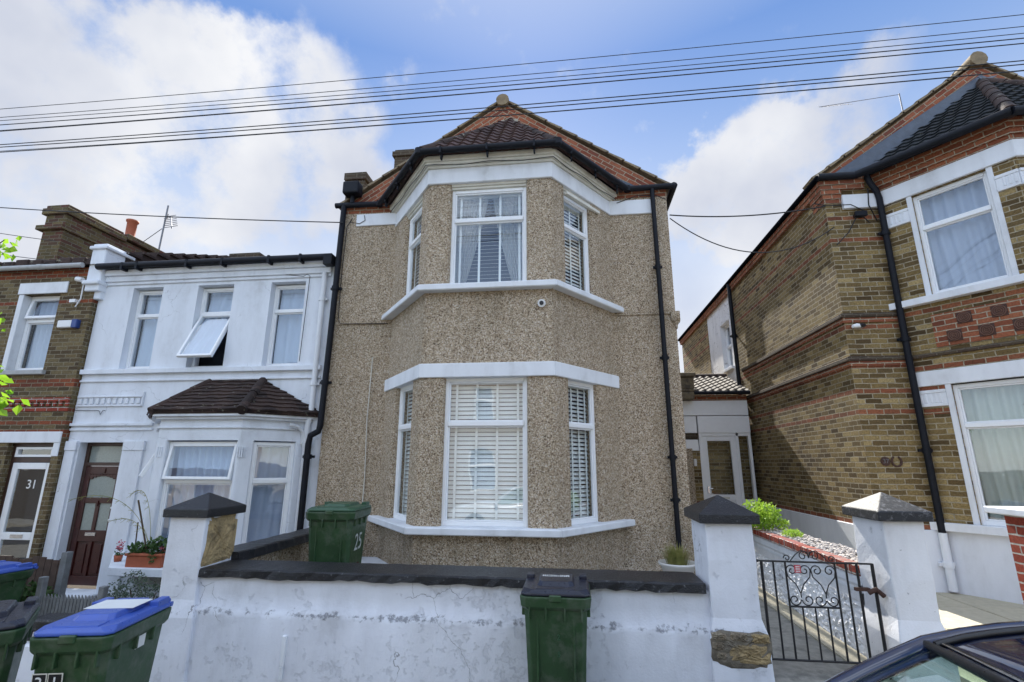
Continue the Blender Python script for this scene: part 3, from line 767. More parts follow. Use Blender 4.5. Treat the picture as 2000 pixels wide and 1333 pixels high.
# string courses and corbels on the side and front
FRm = frame((X0,YW),(4.93,YW))
for z, dz in ((4.07,.07),(3.40,.07)):
    mb = MB(); mb.fbox(SW, su(12.4), su(YW), 0, .045, z, z+dz); mb.box(X0-.045, 4.93, YW-.045, YW, z, z+dz)
    mb.build('string_course', M['brick_soot'], R, bevel=.01)
    mb = MB(); mb.fbox(SW, su(12.4), su(YW), 0, .02, z-.075, z-.003); mb.box(X0-.02, 4.93, YW-.02, YW, z-.075, z-.003); mb.build('string_course', M['brick_redorange'], R)
for i, (z, o) in enumerate(((5.99,.015),(6.065,.03),(6.14,.05),(6.215,.065),(6.29,.085),(6.365,.10))):
    mb = MB() if i == 0 else mb
    if i > 2: mb.fbox(SW, 0, su(YW), 0, o, z, z+.072)
    else: mb.fbox(SW, su(YW+.35), su(YW), 0, o, z, z+.072)
    mb.box(X0-o, 4.75-(.35 if i < 3 else 0), YW-o, YW, z, z+.072)
mb.build('corbel', M['brick_redorange'], R)
mb = MB(); mb.box(4.40, 4.93, YW-.06, YW, 5.87, 6.11); mb.build('white_band', M['white'], R, bevel=.006)
mb = MB(); mb.fbox(SW, su(12.2), su(YW), 0, .03, .0, 1.045); mb.box(X0-.03, 4.93, YW-.03, YW, .0, 1.045); mb.build('plinth', M['white_plinth'], R, bevel=.006)
xg, zG = 6.86, 8.42
rake_gable(R, X0-.02, X1+.02, YW+.02, 6.44, xg, zG)
mb = MB(); mb.add([(X0-.05,YW+.03,6.44),(xg,YW+.03,zG),(X1+.05,YW+.03,6.44),(X0-.05,18.6,6.44),(xg,18.6,zG),(X1+.05,18.6,6.44)], [(0,1,4,3),(1,2,5,4),(3,4,5),(0,2,1)])
mb.v = [(x,y,z-.01) for x,y,z in mb.v]; mb.build('roof', M['tile_main'], R)
verge(R, X0-.12, X1+.12, YW-.02, 6.44, xg, zG+.04, M['tile_main'])
mb = MB()
for i in range(26): mb.tube([(xg,YW-.08+i*.42,zG+.04),(xg,YW+.32+i*.42,zG+.04)], [.135,.12], 12)
mb.build('ridge_tile', M['ridge'], R)
RB = (4.93, 5.93, 7.74, 8.72)
mb = MB()
mb.prism(bay_poly(*RB, YW+.03, YF, 0), 3.42, 4.18); mb.prism(bay_poly(*RB, YW+.03, YF, 0), 5.86, 6.42); mb.prism(bay_poly(*RB, YW+.03, YF, 0), 2.99, 3.42)
rL, rF, rR = (.44, 1.30), (.25, 1.56), (.30, 1.16)
QL, QF, QR, QLL, _, _ = bay_piers(mb, RB, YW, YF, rL, rF, rR, 1.10, 2.99, .02)
bay_piers(mb, RB, YW, YF, rL, rF, rR, 4.18, 5.86, .02)
mb.build('bay_wall', M['brick_Rbay'], R)
mb = MB(); mb.prism(bay_poly(*RB, YW+.03, YF, .012), .0, 1.06); mb.build('bay_plinth', M['white_plinth'], R)
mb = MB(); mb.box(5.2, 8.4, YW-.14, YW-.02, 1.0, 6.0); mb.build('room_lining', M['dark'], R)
def rstrip(name, z0, z1, off, mat, bev=.006): return bay_strip(name, z0, z1, off, mat, bev, B=RB, root=R)
rstrip('lower_sill', 1.045, 1.15, .10, M['white']); rstrip('upper_sill', 4.17, 4.27, .10, M['white'])
rstrip('lower_lintel', 2.99, 3.20, .03, M['white']); rstrip('upper_lintel', 5.87, 6.12, .04, M['white'])
rstrip('eaves_brick', [(6.12,6.2,.03),(6.2,6.28,.055),(6.28,6.36,.08),(6.36,6.42,.10)], 0, .1, M['brick_redorange'], 0)
rstrip('panel_string', [(3.40,3.455,.035)], 0, .035, M['brick_soot'])
bay_windows(R, QL, QF, QR, rL, rF, rR, [(1.15,2.98,2.42,0),(4.27,5.86,5.32,1)], .055, [d_curtain('blind_g',.03,.14), d_curtain('cloth',.03,.15)]*1, [d_curtain('cloth'), d_curtain('cloth')], [d_curtain('cloth'), d_curtain('cloth')])
for F, (a, b) in ((QL,rL),(QF,rF),(QR,rR)):
    for (z0, z1) in ((1.15,2.99),(4.27,5.87)):
        for c in (a-.065, b):
            mb = MB(); mb.fbox(F, c, c+.065, -.02, .012, z0, z1); mb.build('window_surround', M['white'], R, bevel=.005)
for F, sp in ((QL,[(.0,.375),(1.365,1.60)]),(QF,[(.0,.185),(1.625,1.81)])):
    for a, b in sp:
        for z0 in (2.70, 5.47):
            mb = MB()
            mb.fbox(F, a, b, -.02, .028, z0, z0+.045); mb.fbox(F, a, b, -.02, .028, z0+.185, z0+.23); mb.fbox(F, a, b, -.02, .018, z0+.045, z0+.185)
            n = int((b-a)/.055)
            for i in range(n):
                if .02 < i*.055 < b-a-.05: mb.fbox(F, a+.02+i*.055, a+.045+i*.055, 0, .03, z0+.05, z0+.18)
            mb.build('fluted_block', M['white'], R, bevel=.004)
for F, a, b in ((QL,.38,1.52),(QF,.12,1.69)):
    mb = MB(); mb.fbox(F, a, b, 0, .012, 3.52, 3.99); mb.build('red_brick_panel', M['brick_redorange'], R)
def rosette(F, u, z):
    mb = MB(); mr_ = MB()
    mb.fbox(F, u-.082, u+.082, .008, .02, z-.078, z+.078)
    for r in (.068,.047,.026):
        pts = [F(u+r*cos(a*pi/12), .024, z+r*sin(a*pi/12)) for a in range(25)]; mr_.tube(pts, .0085, 6, caps=False)
    c = F(u,.02,z); c2 = F(u,.034,z); mr_.tube([c,c2], .012, 8); ro = mb.build('terracotta_rosette', M['rosette'], R); mr_.build('rosette_ring', M['ring'], ro)
for u in (.74, 1.10): rosette(QL, u, 3.87)
for u in (.60, .94, 1.28): rosette(QL, u, 3.645)
for u in (.55, .95, 1.3): rosette(QF, u, 3.87)
for u in (.35, .75, 1.12, 1.45): rosette(QF, u, 3.645)
K4 = bay_poly(*RB, YW, YF, .20); zR = 6.42; ap = (6.84, YW-.02, 8.02)
kA, kB, kC, kD = (K4[0][0],YW-.02,zR), (*K4[1],zR), (*K4[2],zR), (K4[3][0],YW-.02,zR)
mb = MB()
for pl in ([kB,kC,ap],[kA,kB,ap],[kC,kD,ap]): add_tiles(mb, pl, course=.155, wave=.17, amp=.02, thick=.028)
rr2 = mb.build('bay_roof', M['tile_slate'], R)
mb = MB(); hip(mb, kB, ap, .085, .3); mb.build('hip_tile', M['tile_dark'], rr2); mb = MB(); hip(mb, kC, ap, .085, .3); mb.build('hip_tile', M['tile_dark'], rr2)
mb = MB()                                    # wide lead flashing where the small roof meets the gable
for s, e in ((1, kA), (-1, kD)):
    a = Vector(e)+Vector((-.42*s,-.03,0.03)); b = Vector(ap)+Vector((0,-.03,.14)); d = (b-a)
    n = 14; vs = []
    for i in range(n+1):
        p = a+d*(i/n); q = Vector(e)+(Vector(ap)-Vector(e))*(i/n); wv = .02*sin(i*2.3)
        q2 = q+Vector((.14*s+wv,-.12,-.03))
        vs += [p, q+Vector((0,-.035,.06)), q2+Vector((0,0,.06))]
    mb.add(vs, [(3*i+k, 3*i+k+1, 3*i+k+4, 3*i+k+3) for i in range(n) for k in (0,1)], smooth=True)
fo = mb.build('lead_flashing', M['lead'], rr2); sm = fo.modifiers.new('thick','SOLIDIFY'); sm.thickness = .012
mb = MB(); kg = bay_poly(*RB, YW, YF, .25)
P4 = [(X0-.11,YW-.12,6.41),(kg[0][0],YW-.12,6.41),(*kg[1],6.40),(*kg[2],6.40),(kg[3][0],YW-.12,6.41),(X1+.2,YW-.12,6.41)]
for a, b in zip(P4[:-1], P4[1:]): mb.tube([a, b], .06, 10)
mb.build('gutter', M['black'], R)
mb = MB(); mb.tube([(X0-.10,YW-.12,6.40),(X0-.10,18.6,6.40)], .048, 8); mb.build('side_gutter', M['black_matt'], R)
pipe('downpipe', [(4.78,YW-.12,6.38),(4.79,YW-.14,6.26),(4.90,YW-.09,6.12),(4.92,YW-.09,6.0),(4.90,YW-.09,3.4),(4.90,YW-.09,1.02)], .045, M['black'], R, [(4.91,YW-.09,5.4),(4.90,YW-.09,3.7),(4.90,YW-.09,2.1)])
pipe('downpipe', [(4.90,YW-.09,1.02),(4.90,YW-.09,.3)], .05, M['white'], R, [(4.90,YW-.09,.62)])
pipe('downpipe', [(X0-.09,12.5,6.36),(X0-.09,12.5,.3)], .05, M['black'], R, [(X0-.09,12.5,5.0),(X0-.09,12.5,3.3),(X0-.09,12.5,1.8)])
mb = MB(); mb.tube([(3.98,YW-.02,6.0),(4.15,YW-.06,5.93),(4.5,YW-.06,5.93),(4.70,YW-.06,5.80)], .008, 6)
mb.tube([(4.80,YW-.06,6.2),(4.76,YW-.07,5.9),(4.84,YW-.07,5.62),(4.72,YW-.07,5.60),(4.62,YW-.07,5.75)], .009, 6)
mb.tube([(4.55,YW-.06,5.7),(4.4,YW-.06,5.45),(4.2,YW-.06,5.25)], .009, 6); mb.build('wall_cable', M['cable'], R)
t = thing('junction_box', 'small black cable box high on the right house beside the downpipe', 'cable box', (4.6, YW-.08, 5.73))
mb = MB(); mb.box(4.52,4.70,YW-.12,YW-.065,5.70,5.79); mb.build('box', M['black'], t, bevel=.012)
mb = MB(); mb.box(4.54,4.68,YW-.065,YW-.002,5.72,5.77); mb.build('bracket', M['iron'], t)
t = thing('security_camera', 'white dome security camera at the corner of the right brick house', 'camera', (4.33, YW-.05, 3.93))
mb = MB(); mb.lathe([(0,0),(.05,.0),(.055,.02),(.045,.05),(0,.07)], (4.30,YW-.05,3.90)); mb.v = [(4.30+(z-3.9)*1.6*0+ (x-4.30)*1.5, y, z) for x,y,z in mb.v]; mb.build('housing', M['camplast'], t)
mb = MB(); mb.tube([(4.345,YW-.08,3.93),(4.36,YW-.125,3.92)], [.036,.028], 12); mb.build('lens', M['iron'], t)
t = thing('horseshoe', 'rusty horseshoe fixed to the brickwork beside the number plate', 'horseshoe', (4.535, YW-.02, 1.95))
pts = [(4.535+.062*cos(a), YW-.013, 1.95+.068*sin(a)) for a in [radians(q) for q in range(120, 421, 15)]]
mb = MB(); mb.tube(pts, .014, 6); mb.build('shoe', M['rosette'], t)
def text(body, size, ext=.003):
    cu = bpy.data.curves.new('t', 'FONT'); cu.body = body; cu.size = size; cu.extrude = ext; cu.align_x = 'CENTER'; cu.align_y = 'CENTER'
    ob = bpy.data.objects.new('t', cu); COL.objects.link(ob); bpy.context.view_layer.update()
    me = bpy.data.meshes.new_from_object(ob.evaluated_get(bpy.context.evaluated_depsgraph_get()))
    vs = [tuple(v.co) for v in me.vertices]; fs = [tuple(p.vertices) for p in me.polygons]
    bpy.data.objects.remove(ob); bpy.data.curves.remove(cu); bpy.data.meshes.remove(me)
    return vs, fs
def put_text(mb, body, size, F, u, z, w, ext=.003, shear=0):
    vs, fs = text(body, size, ext); mb.add([F(u+x+shear*y, w+zz, z+y) for x,y,zz in vs], fs)
t = thing('number_plate', 'dark oval house number plate 37 on the right house', 'number plate', (4.39, YW-.02, 1.95))
mb = MB(); mb.tube([(4.39,YW,1.95),(4.39,YW-.018,1.95)], .062, 20); mb.build('plate', M['rosette'], t)
mb = MB(); put_text(mb, '37', .085, frame((0,YW),(1,YW)), 4.39, 1.95, .022); mb.build('number', M['alu'], t)

# ================================================================== LINKED PORCH
P = thing('porch', 'white side porch with tiled lean-to roof between the two houses', 'porch', (3.0, 12.0, .3))
PF = frame((1.68,12.0),(4.02,12.0))
mb = MB(); mb.fbox(PF, 0, 1.20, -.2, 0, .27, 2.2); mb.build('wall', M['brick_R'], P)
mb = MB(); mb.fbox(PF, .85, 1.02, 0, .08, .27, 2.25); mb.fbox(PF, 0, .3, 0, .08, .27, 3.3); mb.build('pier', M['pebble'], P)
mb = MB(); mb.fbox(PF, 0, 2.34, -.2, .02, 3.00, 3.34); mb.fbox(PF, 0, 1.18, -.2, .0, 2.60, 2.985); mb.fbox(PF, 1.20, 2.34, -.2, .03, 2.60, 2.985); mb.fbox(PF, .80, 1.18, -.2, .03, 2.2, 2.45)
mb.build('fascia_panel', M['upvc'], P, bevel=.008)
mb = MB(); mb.fbox(PF, 0, 2.34, -.2, .01, 3.34, 3.47); mb.build('brick_course', M['brick_redorange'], P)
mb = MB(); mb.fbox(PF, .82, 1.18, -.15, .02, 2.47, 2.59); mb.build('stone_course', M['brick_soot'], P)
mb = MB(); add_tiles(mb, [(2.0,11.88,3.52),(4.05,11.88,3.52),(4.05,13.6,4.15),(2.0,13.6,4.15)], course=.22, wave=.17, amp=.04, thick=.035); mb.build('roof', M['tile_porch'], P)
mb = MB(); mb.tube([(1.7,11.82,3.50),(4.05,11.82,3.50)], .045, 8); mb.build('gutter', M['black'], P)
mb = MB(); mb.tube([(1.9,13.6,4.16),(4.1,13.6,4.16)], .09, 8); mb.build('ridge_tile', M['tile_dark'], P)
mb = MB(); mb.box(2.45,2.80,11.7,12.3,3.34,3.52); mb.box(2.5,2.82,11.72,12.3,3.58,3.86); mb.prism([(2.44,11.66),(2.86,11.66),(2.86,12.3),(2.44,12.3)],3.86,3.96); mb.prism([(2.48,11.70),(2.82,11.70),(2.82,12.3),(2.48,12.3)],3.52,3.58); mb.build('stone_corbel', M['rubble'], P, bevel=.03, seg=2)
mb = MB(); mb.fbox(PF, 1.20, 1.26, -.1, .01, .27, 2.60); mb.fbox(PF, 2.01, 2.07, -.1, .01, .27, 2.60); mb.fbox(PF, 2.28, 2.34, -.1, .01, .27, 2.60); mb.fbox(PF, 1.26, 2.28, -.1, .01, 2.53, 2.60)
mb.fbox(PF, 2.07, 2.28, -.08, .0, .27, 1.15); mb.build('door_frame', M['upvc'], P, bevel=.005)
mb = MB(); mb.fbox(PF, 1.26, 1.38, -.08, -.01, .30, 2.53); mb.fbox(PF, 1.89, 2.01, -.08, -.01, .30, 2.53); mb.fbox(PF, 1.38, 1.89, -.08, -.01, 2.42, 2.53); mb.fbox(PF, 1.38, 1.89, -.08, -.01, .30, .42); mb.fbox(PF, 1.38, 1.89, -.08, -.01, 1.12, 1.25); mb.fbox(PF, 1.38, 1.89, -.07, -.03, .42, 1.12); mb.fbox(PF, 1.44, 1.83, -.04, -.018, .5, 1.05)
dr = mb.build('door', M['upvc'], P, bevel=.006)
mb = MB(); mb.fbox(PF, 1.38, 1.89, -.05, -.04, 1.25, 2.42); mb.build('pane', M['glass'], dr)
mb = MB(); mb.fbox(PF, 1.30, 1.325, 0, .05, 1.28, 1.42); mb.tube([PF(1.312,.05,1.38),PF(1.40,.06,1.38)], .01, 6); mb.build('handle', M['chrome'], dr)
mb = MB(); mb.fbox(PF, 1.52, 1.76, -.012, .0, 1.155, 1.20); mb.build('letter_plate', M['cream'], dr, bevel=.003)
mb = MB(); mb.fbox(PF, 2.07, 2.28, -.05, -.04, 1.15, 2.53); mb.build('sidelight_pane', M['glass'], P)
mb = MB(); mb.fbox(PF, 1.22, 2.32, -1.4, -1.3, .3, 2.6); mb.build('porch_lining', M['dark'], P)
mb = MB(); mb.box(2.72,2.78,11.93,11.99,1.86,2.02); mb.build('doorbell', M['camplast'], P, bevel=.01)
mb = MB(); mb.box(2.0,4.1,12.3,18.5,.2,3.3); mb.build('rear_extension', M['brick_wing'], P)
# ================================================================== WHITE HOUSE
YWh = 7.9
W = thing('white_house', 'white rendered terraced house left of the pebbledashed house with one tilted open window', 'house', (-6.4, YWh, -.2))
WF = frame((-8.80,YWh),(-4.06,YWh)); wu = lambda x: x+8.80
wins = [(-8.10,-7.49),(-6.78,-6.07),(-5.34,-4.68)]
mb = MB()
holes = [(wu(a), wu(b), 3.53, 5.08) for a, b in wins]+[(wu(-8.56), wu(-7.72), -.2, 2.24)]
wall_holes(mb, WF, 0, 4.74, -.5, 5.42, holes, .3); mb.build('wall', M['white_W'], W)
mb = MB()
mb.fbox(WF, .12, 4.6, 0, .03, 5.14, 5.20); mb.fbox(WF, .12, 4.6, 0, .06, 5.20, 5.31); mb.fbox(WF, .12, 4.6, 0, .10, 5.31, 5.42); mb.build('cornice', M['white_W'], W, bevel=.008)
mb = MB(); mb.fbox(WF, 0, 4.58, 0, .07, 3.44, 3.525); mb.fbox(WF, 0, 4.58, 0, .035, 3.30, 3.335); mb.build('string_course', M['white_W'], W, bevel=.006)
mb = MB(); mb.fbox(WF, .02, 1.32, 0, .03, 3.02, 3.05); mb.fbox(WF, .02, 1.32, 0, .03, 2.86, 2.89)
for i in range(11): mb.fbox(WF, .05+i*.115, .115+i*.115, 0, .028, 2.905, 3.005)
mb.fbox(WF, 1.30, 1.33, 0, .03, 2.86, 3.12); mb.fbox(WF, 0, 1.60, 0, .05, 2.52, 2.57); mb.fbox(WF, 0, 1.60, 0, .03, 2.44, 2.48); mb.build('moulding', M['white_W'], W, bevel=.005)
mb = MB()
for a, b in ((0,.2),(1.12,1.5)):
    mb.fbox(WF, a, b, 0, .035, -.4, 2.10); mb.fbox(WF, a-.0, b+.02, 0, .05, 2.10, 2.26)
mb.build('pilaster', M['white_W'], W, bevel=.006)
mb = MB(); mb.box(-8.98,-8.68,YWh-.16,YWh+.4,5.0,5.95); mb.box(-9.02,-8.64,YWh-.2,YWh+.44,5.83,5.9); mb.box(-9.0,-8.66,YWh-.22,YWh+.2,5.12,5.2); mb.box(-8.95,-8.70,YWh-.09,YWh+.2,4.86,5.1)
mb.build('parapet_end', M['white_W'], W, bevel=.02, seg=2)
mb = MB()
for i in range(11):
    y = YWh+.25+i*.33; z = 5.93+(i*.33)*.40+ .05*((i<3)*(3-i)*-.1); mb.prism([(-8.98,y),(-8.66,y),(-8.66,y+.34),(-8.98,y+.34)], 5.0, z); mb.prism([(-9.02,y),(-8.62,y),(-8.62,y+.31),(-9.02,y+.31)], z, z+.05)
mb.build('party_coping', M['tile_dark'], W)
mb = MB(); mb.add([(-8.8,YWh-.12,5.46),(-4.06,YWh-.12,5.46),(-4.06,11.3,5.55),(-8.0,11.3,7.1),(-8.8,11.3,7.2),(-8.8,15,5.4),(-4.06,15,5.4)], [(0,1,2,3,4),(4,3,5),(3,2,6),(3,6,5)]); mb.build('roof', M['tile_dark'], W)
mb = MB(); mb.box(-8.8,-4.06,15,15.2,-.5,5.4); mb.build('rear_wall', M['brick_soot'], W); mb = MB(); mb.box(-8.8,-7.95,11.1,11.5,7.0,7.22); mb.build('ridge_wall', M['brick_soot'], W)
mb = MB(); mb.tube([(-8.75,YWh-.2,5.46),(-4.13,YWh-.2,5.44)], .06, 10)
for x in (-8.2,-7.9,-6.9,-6.2,-5.3,-4.7): mb.box(x-.02,x+.02,YWh-.26,YWh-.12,5.36,5.5)
mb.box(-4.25,-4.10,YWh-.27,YWh-.12,5.28,5.47); mb.build('gutter', M['black'], W)
pipe('downpipe', [(-4.30,YWh-.07,5.2),(-4.30,YWh-.07,2.75),(-4.34,YWh-.07,2.5),(-4.34,YWh-.07,-.2)], .045, M['white'], W, [(-4.30,YWh-.07,4.7),(-4.30,YWh-.07,3.2),(-4.34,YWh-.07,2.2)])
pipe('downpipe', [(-4.52,YWh-.30,2.50),(-4.44,YWh-.2,2.48),(-4.40,YWh-.08,2.40),(-4.40,YWh-.08,2.2)], .03, M['white'], W)
mb = MB(); mb.tube([(-6.0,YWh-.05,5.36),(-5.2,YWh-.04,5.22),(-4.72,YWh-.03,5.16),(-4.66,YWh-.03,5.20),(-4.6,YWh-.03,5.16),(-4.63,YWh-.03,3.6)], .006, 5)
mb.tube([(-8.8,YWh-.02,2.80),(-8.3,YWh-.02,2.79),(-8.26,YWh-.02,2.72),(-8.22,YWh-.02,2.79),(-8.18,YWh-.02,2.79)], .005, 5); mb.build('wall_cable', M['cable'], W)
for k, (a, b) in enumerate(wins):
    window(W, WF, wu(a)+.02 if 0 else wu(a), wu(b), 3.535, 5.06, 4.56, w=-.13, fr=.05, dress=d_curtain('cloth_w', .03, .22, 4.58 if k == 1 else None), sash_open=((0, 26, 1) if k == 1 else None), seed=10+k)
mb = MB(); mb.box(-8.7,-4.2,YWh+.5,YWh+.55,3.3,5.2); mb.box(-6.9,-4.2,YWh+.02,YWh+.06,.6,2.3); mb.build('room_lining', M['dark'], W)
# front door
DF = frame((-8.56,YWh+.14),(-7.72,YWh+.14))
mb = MB(); mb.fbox(DF, 0, .06, -.08, 0, -.12, 2.24); mb.fbox(DF, .78, .84, -.08, 0, -.12, 2.24); mb.fbox(DF, .06, .78, -.08, 0, 2.18, 2.24); mb.fbox(DF, .06, .78, -.08, .01, 1.84, 1.90); mb.build('door_frame', M['door_wood'], W, bevel=.006)
mb = MB(); mb.fbox(DF, .06, .78, -.05, -.04, 1.90, 2.18); mb.build('fanlight_pane', M['obscure'], W)
mb = MB()
for a, b, c, d in ((.065,.165,-.08,1.835),(.675,.775,-.08,1.835),(.165,.675,-.08,.06),(.165,.675,.60,.78),(.165,.675,1.70,1.835),(.165,.675,1.22,1.31),(.385,.455,.78,1.22),(.385,.455,.06,.60)): mb.fbox(DF, a, b, -.05, -.005, c, d)
for a, b in ((.165,.385),(.455,.675)): mb.fbox(DF, a, b, -.04, -.03, .06, .60); mb.fbox(DF, a+.035, b-.035, -.035, -.014, .10, .56)
for i in range(8):                                       # shaped head of the top light
    k = i/8; h = .03+.07*(1-sin(pi*(k+.06))**.8); mb.fbox(DF, .165+k*.51, .165+(k+.125)*.51, -.05, -.008, 1.70-h, 1.70)
mb.fbox(DF, .38, .46, -.01, .012, 1.72, 1.80); mb.fbox(DF, .40,.44,-.01,.015,1.17,1.26)
dr = mb.build('door', M['door_brown'], W, bevel=.005)
mb = MB(); mb.fbox(DF, .165, .675, -.035, -.027, 1.31, 1.70); mb.fbox(DF, .165,.385,-.035,-.027,.78,1.22); mb.fbox(DF, .455,.675,-.035,-.027,.78,1.22); mb.build('pane', M['obscure'], dr)
mb = MB(); mb.fbox(DF, .30, .50, -.006, .006, .69, .745); mb.build('letter_plate', M['chrome'], dr, bevel=.003)
mb = MB(); mb.tube([DF(.73,0,.95),DF(.73,.03,.95)], .022, 10); mb.tube([DF(.73,0,1.15),DF(.73,.03,1.15)], .018, 10); mb.build('lock', M['camplast'], dr)
mb = MB(); mb.box(-8.65,-7.62,YWh-.25,YWh+.2,-.4,-.14); mb.build('door_step', M['white_W'], W, bevel=.015)
# bay
VB = (-7.10, -6.45, -5.06, -4.36); VYF = 7.20
mb = MB(); mb.prism(bay_poly(*VB, YWh+.02, VYF, 0), -.5, .40); mb.prism(bay_poly(*VB, YWh+.02, VYF, 0), 2.24, 2.62)
vL, vF, vR = (.18, .78), (.16, 1.34), (.20, .82)
VL, VF, VR, VLL, _, VLR = bay_piers(mb, VB, YWh, VYF, vL, vF, vR, .40, 2.24, .02, .2); mb.build('bay_wall', M['white_W'], W)
bw = lambda name, z0, z1, off, mat: bay_strip(name, z0, z1, off, mat, .006, B=VB, root=W, yw=YWh+.01, yf=VYF)
bw('bay_sill', .34, .45, .32, M['white_W']); bw('bay_cornice', [(2.42,2.45,.03),(2.56,2.60,.07),(2.60,2.66,.12)], 0, .1, M['white_W'])
window(W, VL, vL[0], vL[1], .45, 2.22, 1.62, w=-.06, fr=.05, dress=d_curtain('cloth'), sash_open=(1, 24), seed=21)
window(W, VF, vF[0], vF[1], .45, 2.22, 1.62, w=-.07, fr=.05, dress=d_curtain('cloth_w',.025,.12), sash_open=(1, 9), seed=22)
window(W, VR, vR[0], vR[1], .45, 2.22, 1.62, w=-.05, fr=.055, dress=d_curtain('cloth',.02,.16), seed=23)
mb = MB()
for F, sp in ((VF,(.02,1.37)),(VR,(.03,.86))):
    for u0 in sp:
        for i in range(3): mb.fbox(F, u0+.0+i*.035, u0+.018+i*.035, 0, .012, 1.98, 2.14)
mb.build('fluting', M['white_W'], W)
V4 = bay_poly(*VB, YWh, VYF, .16); zv = 2.68
vA, vB_, vC, vD = (V4[0][0]-.02,YWh-.01,zv), (*V4[1],zv), (*V4[2],zv), (V4[3][0]+.02,YWh-.01,zv)
tA, tB = (-6.24,YWh-.01,3.28), (-5.26,YWh-.01,3.28)
mb = MB()
for pl in ([vB_,vC,tB,tA],[vA,vB_,tA],[vC,vD,tB]): add_tiles(mb, pl, course=.12, wave=.33, amp=.012, thick=.022)
r3 = mb.build('bay_roof', M['tile_dark'], W)
mb = MB(); hip(mb, vB_, tA, .06, .3); mb.build('hip_tile', M['tile_dark'], r3); mb = MB(); hip(mb, vC, tB, .075, .5); mb.build('hip_tile', M['tile_dark'], r3)
t = thing('tv_aerial', 'tall television aerial on the roof behind the white house', 'aerial', (-10.77, 11, 6.5))
mb = MB(); mb.tube([(-10.80,11,6.4),(-10.74,11,8.68)], .022, 6); mb.build('mast', M['alu'], t)
mb = MB(); mb.tube([(-10.62,11,8.36),(-10.2,10.6,8.05),(-9.75,10.2,7.55)], .012, 5)
for i in range(7):
    x = -10.6+i*.13; z = 8.33-i*.12; y = 10.97-i*.12; mb.tube([(x-.06,y-.12,z-.07),(x+.06,y+.12,z+.10)], .008, 4)
mb.tube([(-10.9,11.2,8.4),(-10.5,10.8,8.30)], .012, 5); mb.tube([(-11.9,11.4,7.7),(-10.8,11.0,8.0)], .01, 5); mb.build('aerial_boom', M['alu'], t)

# ================================================================== LEFT BRICK HOUSE
L = thing('brick_house', 'dark brick terraced house at the left edge with tall chimney and a door numbered 31', 'house', (-11.2, YW, -.3))
LF = frame((-13.8,YW),(-8.82,YW)); lu = lambda x: x+13.8
mb = MB(); wall_holes(mb, LF, 0, 4.98, -.6, 5.50, [(lu(-10.30), lu(-9.52), 3.52, 5.0), (lu(-12.6), lu(-11.8), 3.52, 5.0), (lu(-9.86), lu(-8.96), -.25, 2.22), (lu(-12.9), lu(-11.2), .6, 2.22)], .3); mb.build('wall', M['brick_L'], L)
mb = MB(); mb.fbox(LF, lu(-10.42), lu(-9.38), 0, .03, 5.0, 5.22); mb.fbox(LF, lu(-12.7), lu(-10.95), 0, .03, 5.0, 5.22); mb.fbox(LF, 0, 4.97, 0, .03, 2.23, 2.42)
mb.fbox(LF, lu(-10.40), lu(-10.294), -.2, .012, 3.525, 4.995); mb.fbox(LF, lu(-8.95), lu(-8.83), 0, .02, 2.0, 2.23); mb.build('white_lintel', M['white'], L, bevel=.006)
mb = MB(); mb.fbox(LF, lu(-10.45), lu(-9.45), -.1, .07, 3.44, 3.52); mb.build('window_sill', M['guttergrey'], L, bevel=.008)
mb = MB()
for i in range(40): mb.fbox(LF, .04+i*.125, .10+i*.125, 0, .03, 2.87, 2.945)
mb.fbox(LF, 0, 4.97, 0, .035, 2.95, 3.02); mb.fbox(LF, 0, 4.97, 0, .02, 2.78, 2.85); mb.build('dentil_course', M['brick_red'], L)
window(L, LF, lu(-10.29), lu(-9.52), 3.52, 5.0, 4.5, w=-.13, fr=.06, dress=d_curtain('cloth',.03,.13), sash_open=(1, 10), seed=31)
window(L, LF, lu(-12.6), lu(-11.8), 3.52, 5.0, 4.5, w=-.13, fr=.06, dress=d_curtain('cloth'), seed=32)
window(L, LF, lu(-12.9), lu(-11.2), .6, 2.22, 1.7, w=-.13, fr=.06, dress=d_curtain('cloth'), seed=33)
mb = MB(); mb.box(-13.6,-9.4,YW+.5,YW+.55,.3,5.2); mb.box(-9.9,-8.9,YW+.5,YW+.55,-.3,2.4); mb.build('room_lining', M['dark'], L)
JF = frame((-9.86,YW+.10),(-8.96,YW+.10))
mb = MB(); mb.fbox(JF, 0,.05,-.08,.0,-.2,2.22); mb.fbox(JF,.85,.90,-.08,.0,-.2,2.22); mb.fbox(JF,.05,.85,-.08,0,1.90,1.98); mb.fbox(JF,.05,.85,-.08,0,2.17,2.22); mb.build('door_frame', M['door_wood'], L)
mb = MB()
for a,b,c,d in ((.07,.83,1.99,2.03),(.07,.83,2.12,2.16),(.07,.12,2.03,2.12),(.78,.83,2.03,2.12)): mb.fbox(JF,a,b,-.05,.015,c,d)
mb.build('fanlight_frame', M['upvc'], L)
mb = MB()
for a,b,c,d in ((.06,.17,-.18,1.89),(.73,.84,-.18,1.89),(.17,.73,1.78,1.89),(.17,.73,.62,.74),(.17,.73,-.18,-.06)): mb.fbox(JF,a,b,-.05,.0,c,d)
dr = mb.build('door', M['upvc'], L, bevel=.006)
mb = MB(); mb.fbox(JF,.17,.73,-.03,-.022,.74,1.78); mb.fbox(JF,.17,.73,-.03,-.022,-.06,.62); mb.fbox(JF,.12,.78,-.03,-.022,2.03,2.12); mb.build('pane', M['glass'], dr)
mb = MB(); mb.fbox(JF,.17,.73,-.30,-.29,-.06,1.78); mb.build('door_curtain', M['dark'], dr)
mb = MB(); put_text(mb, '31', .21, JF, .50, 1.52, -.018, .002); mb.build('number', M['numwhite'], dr)
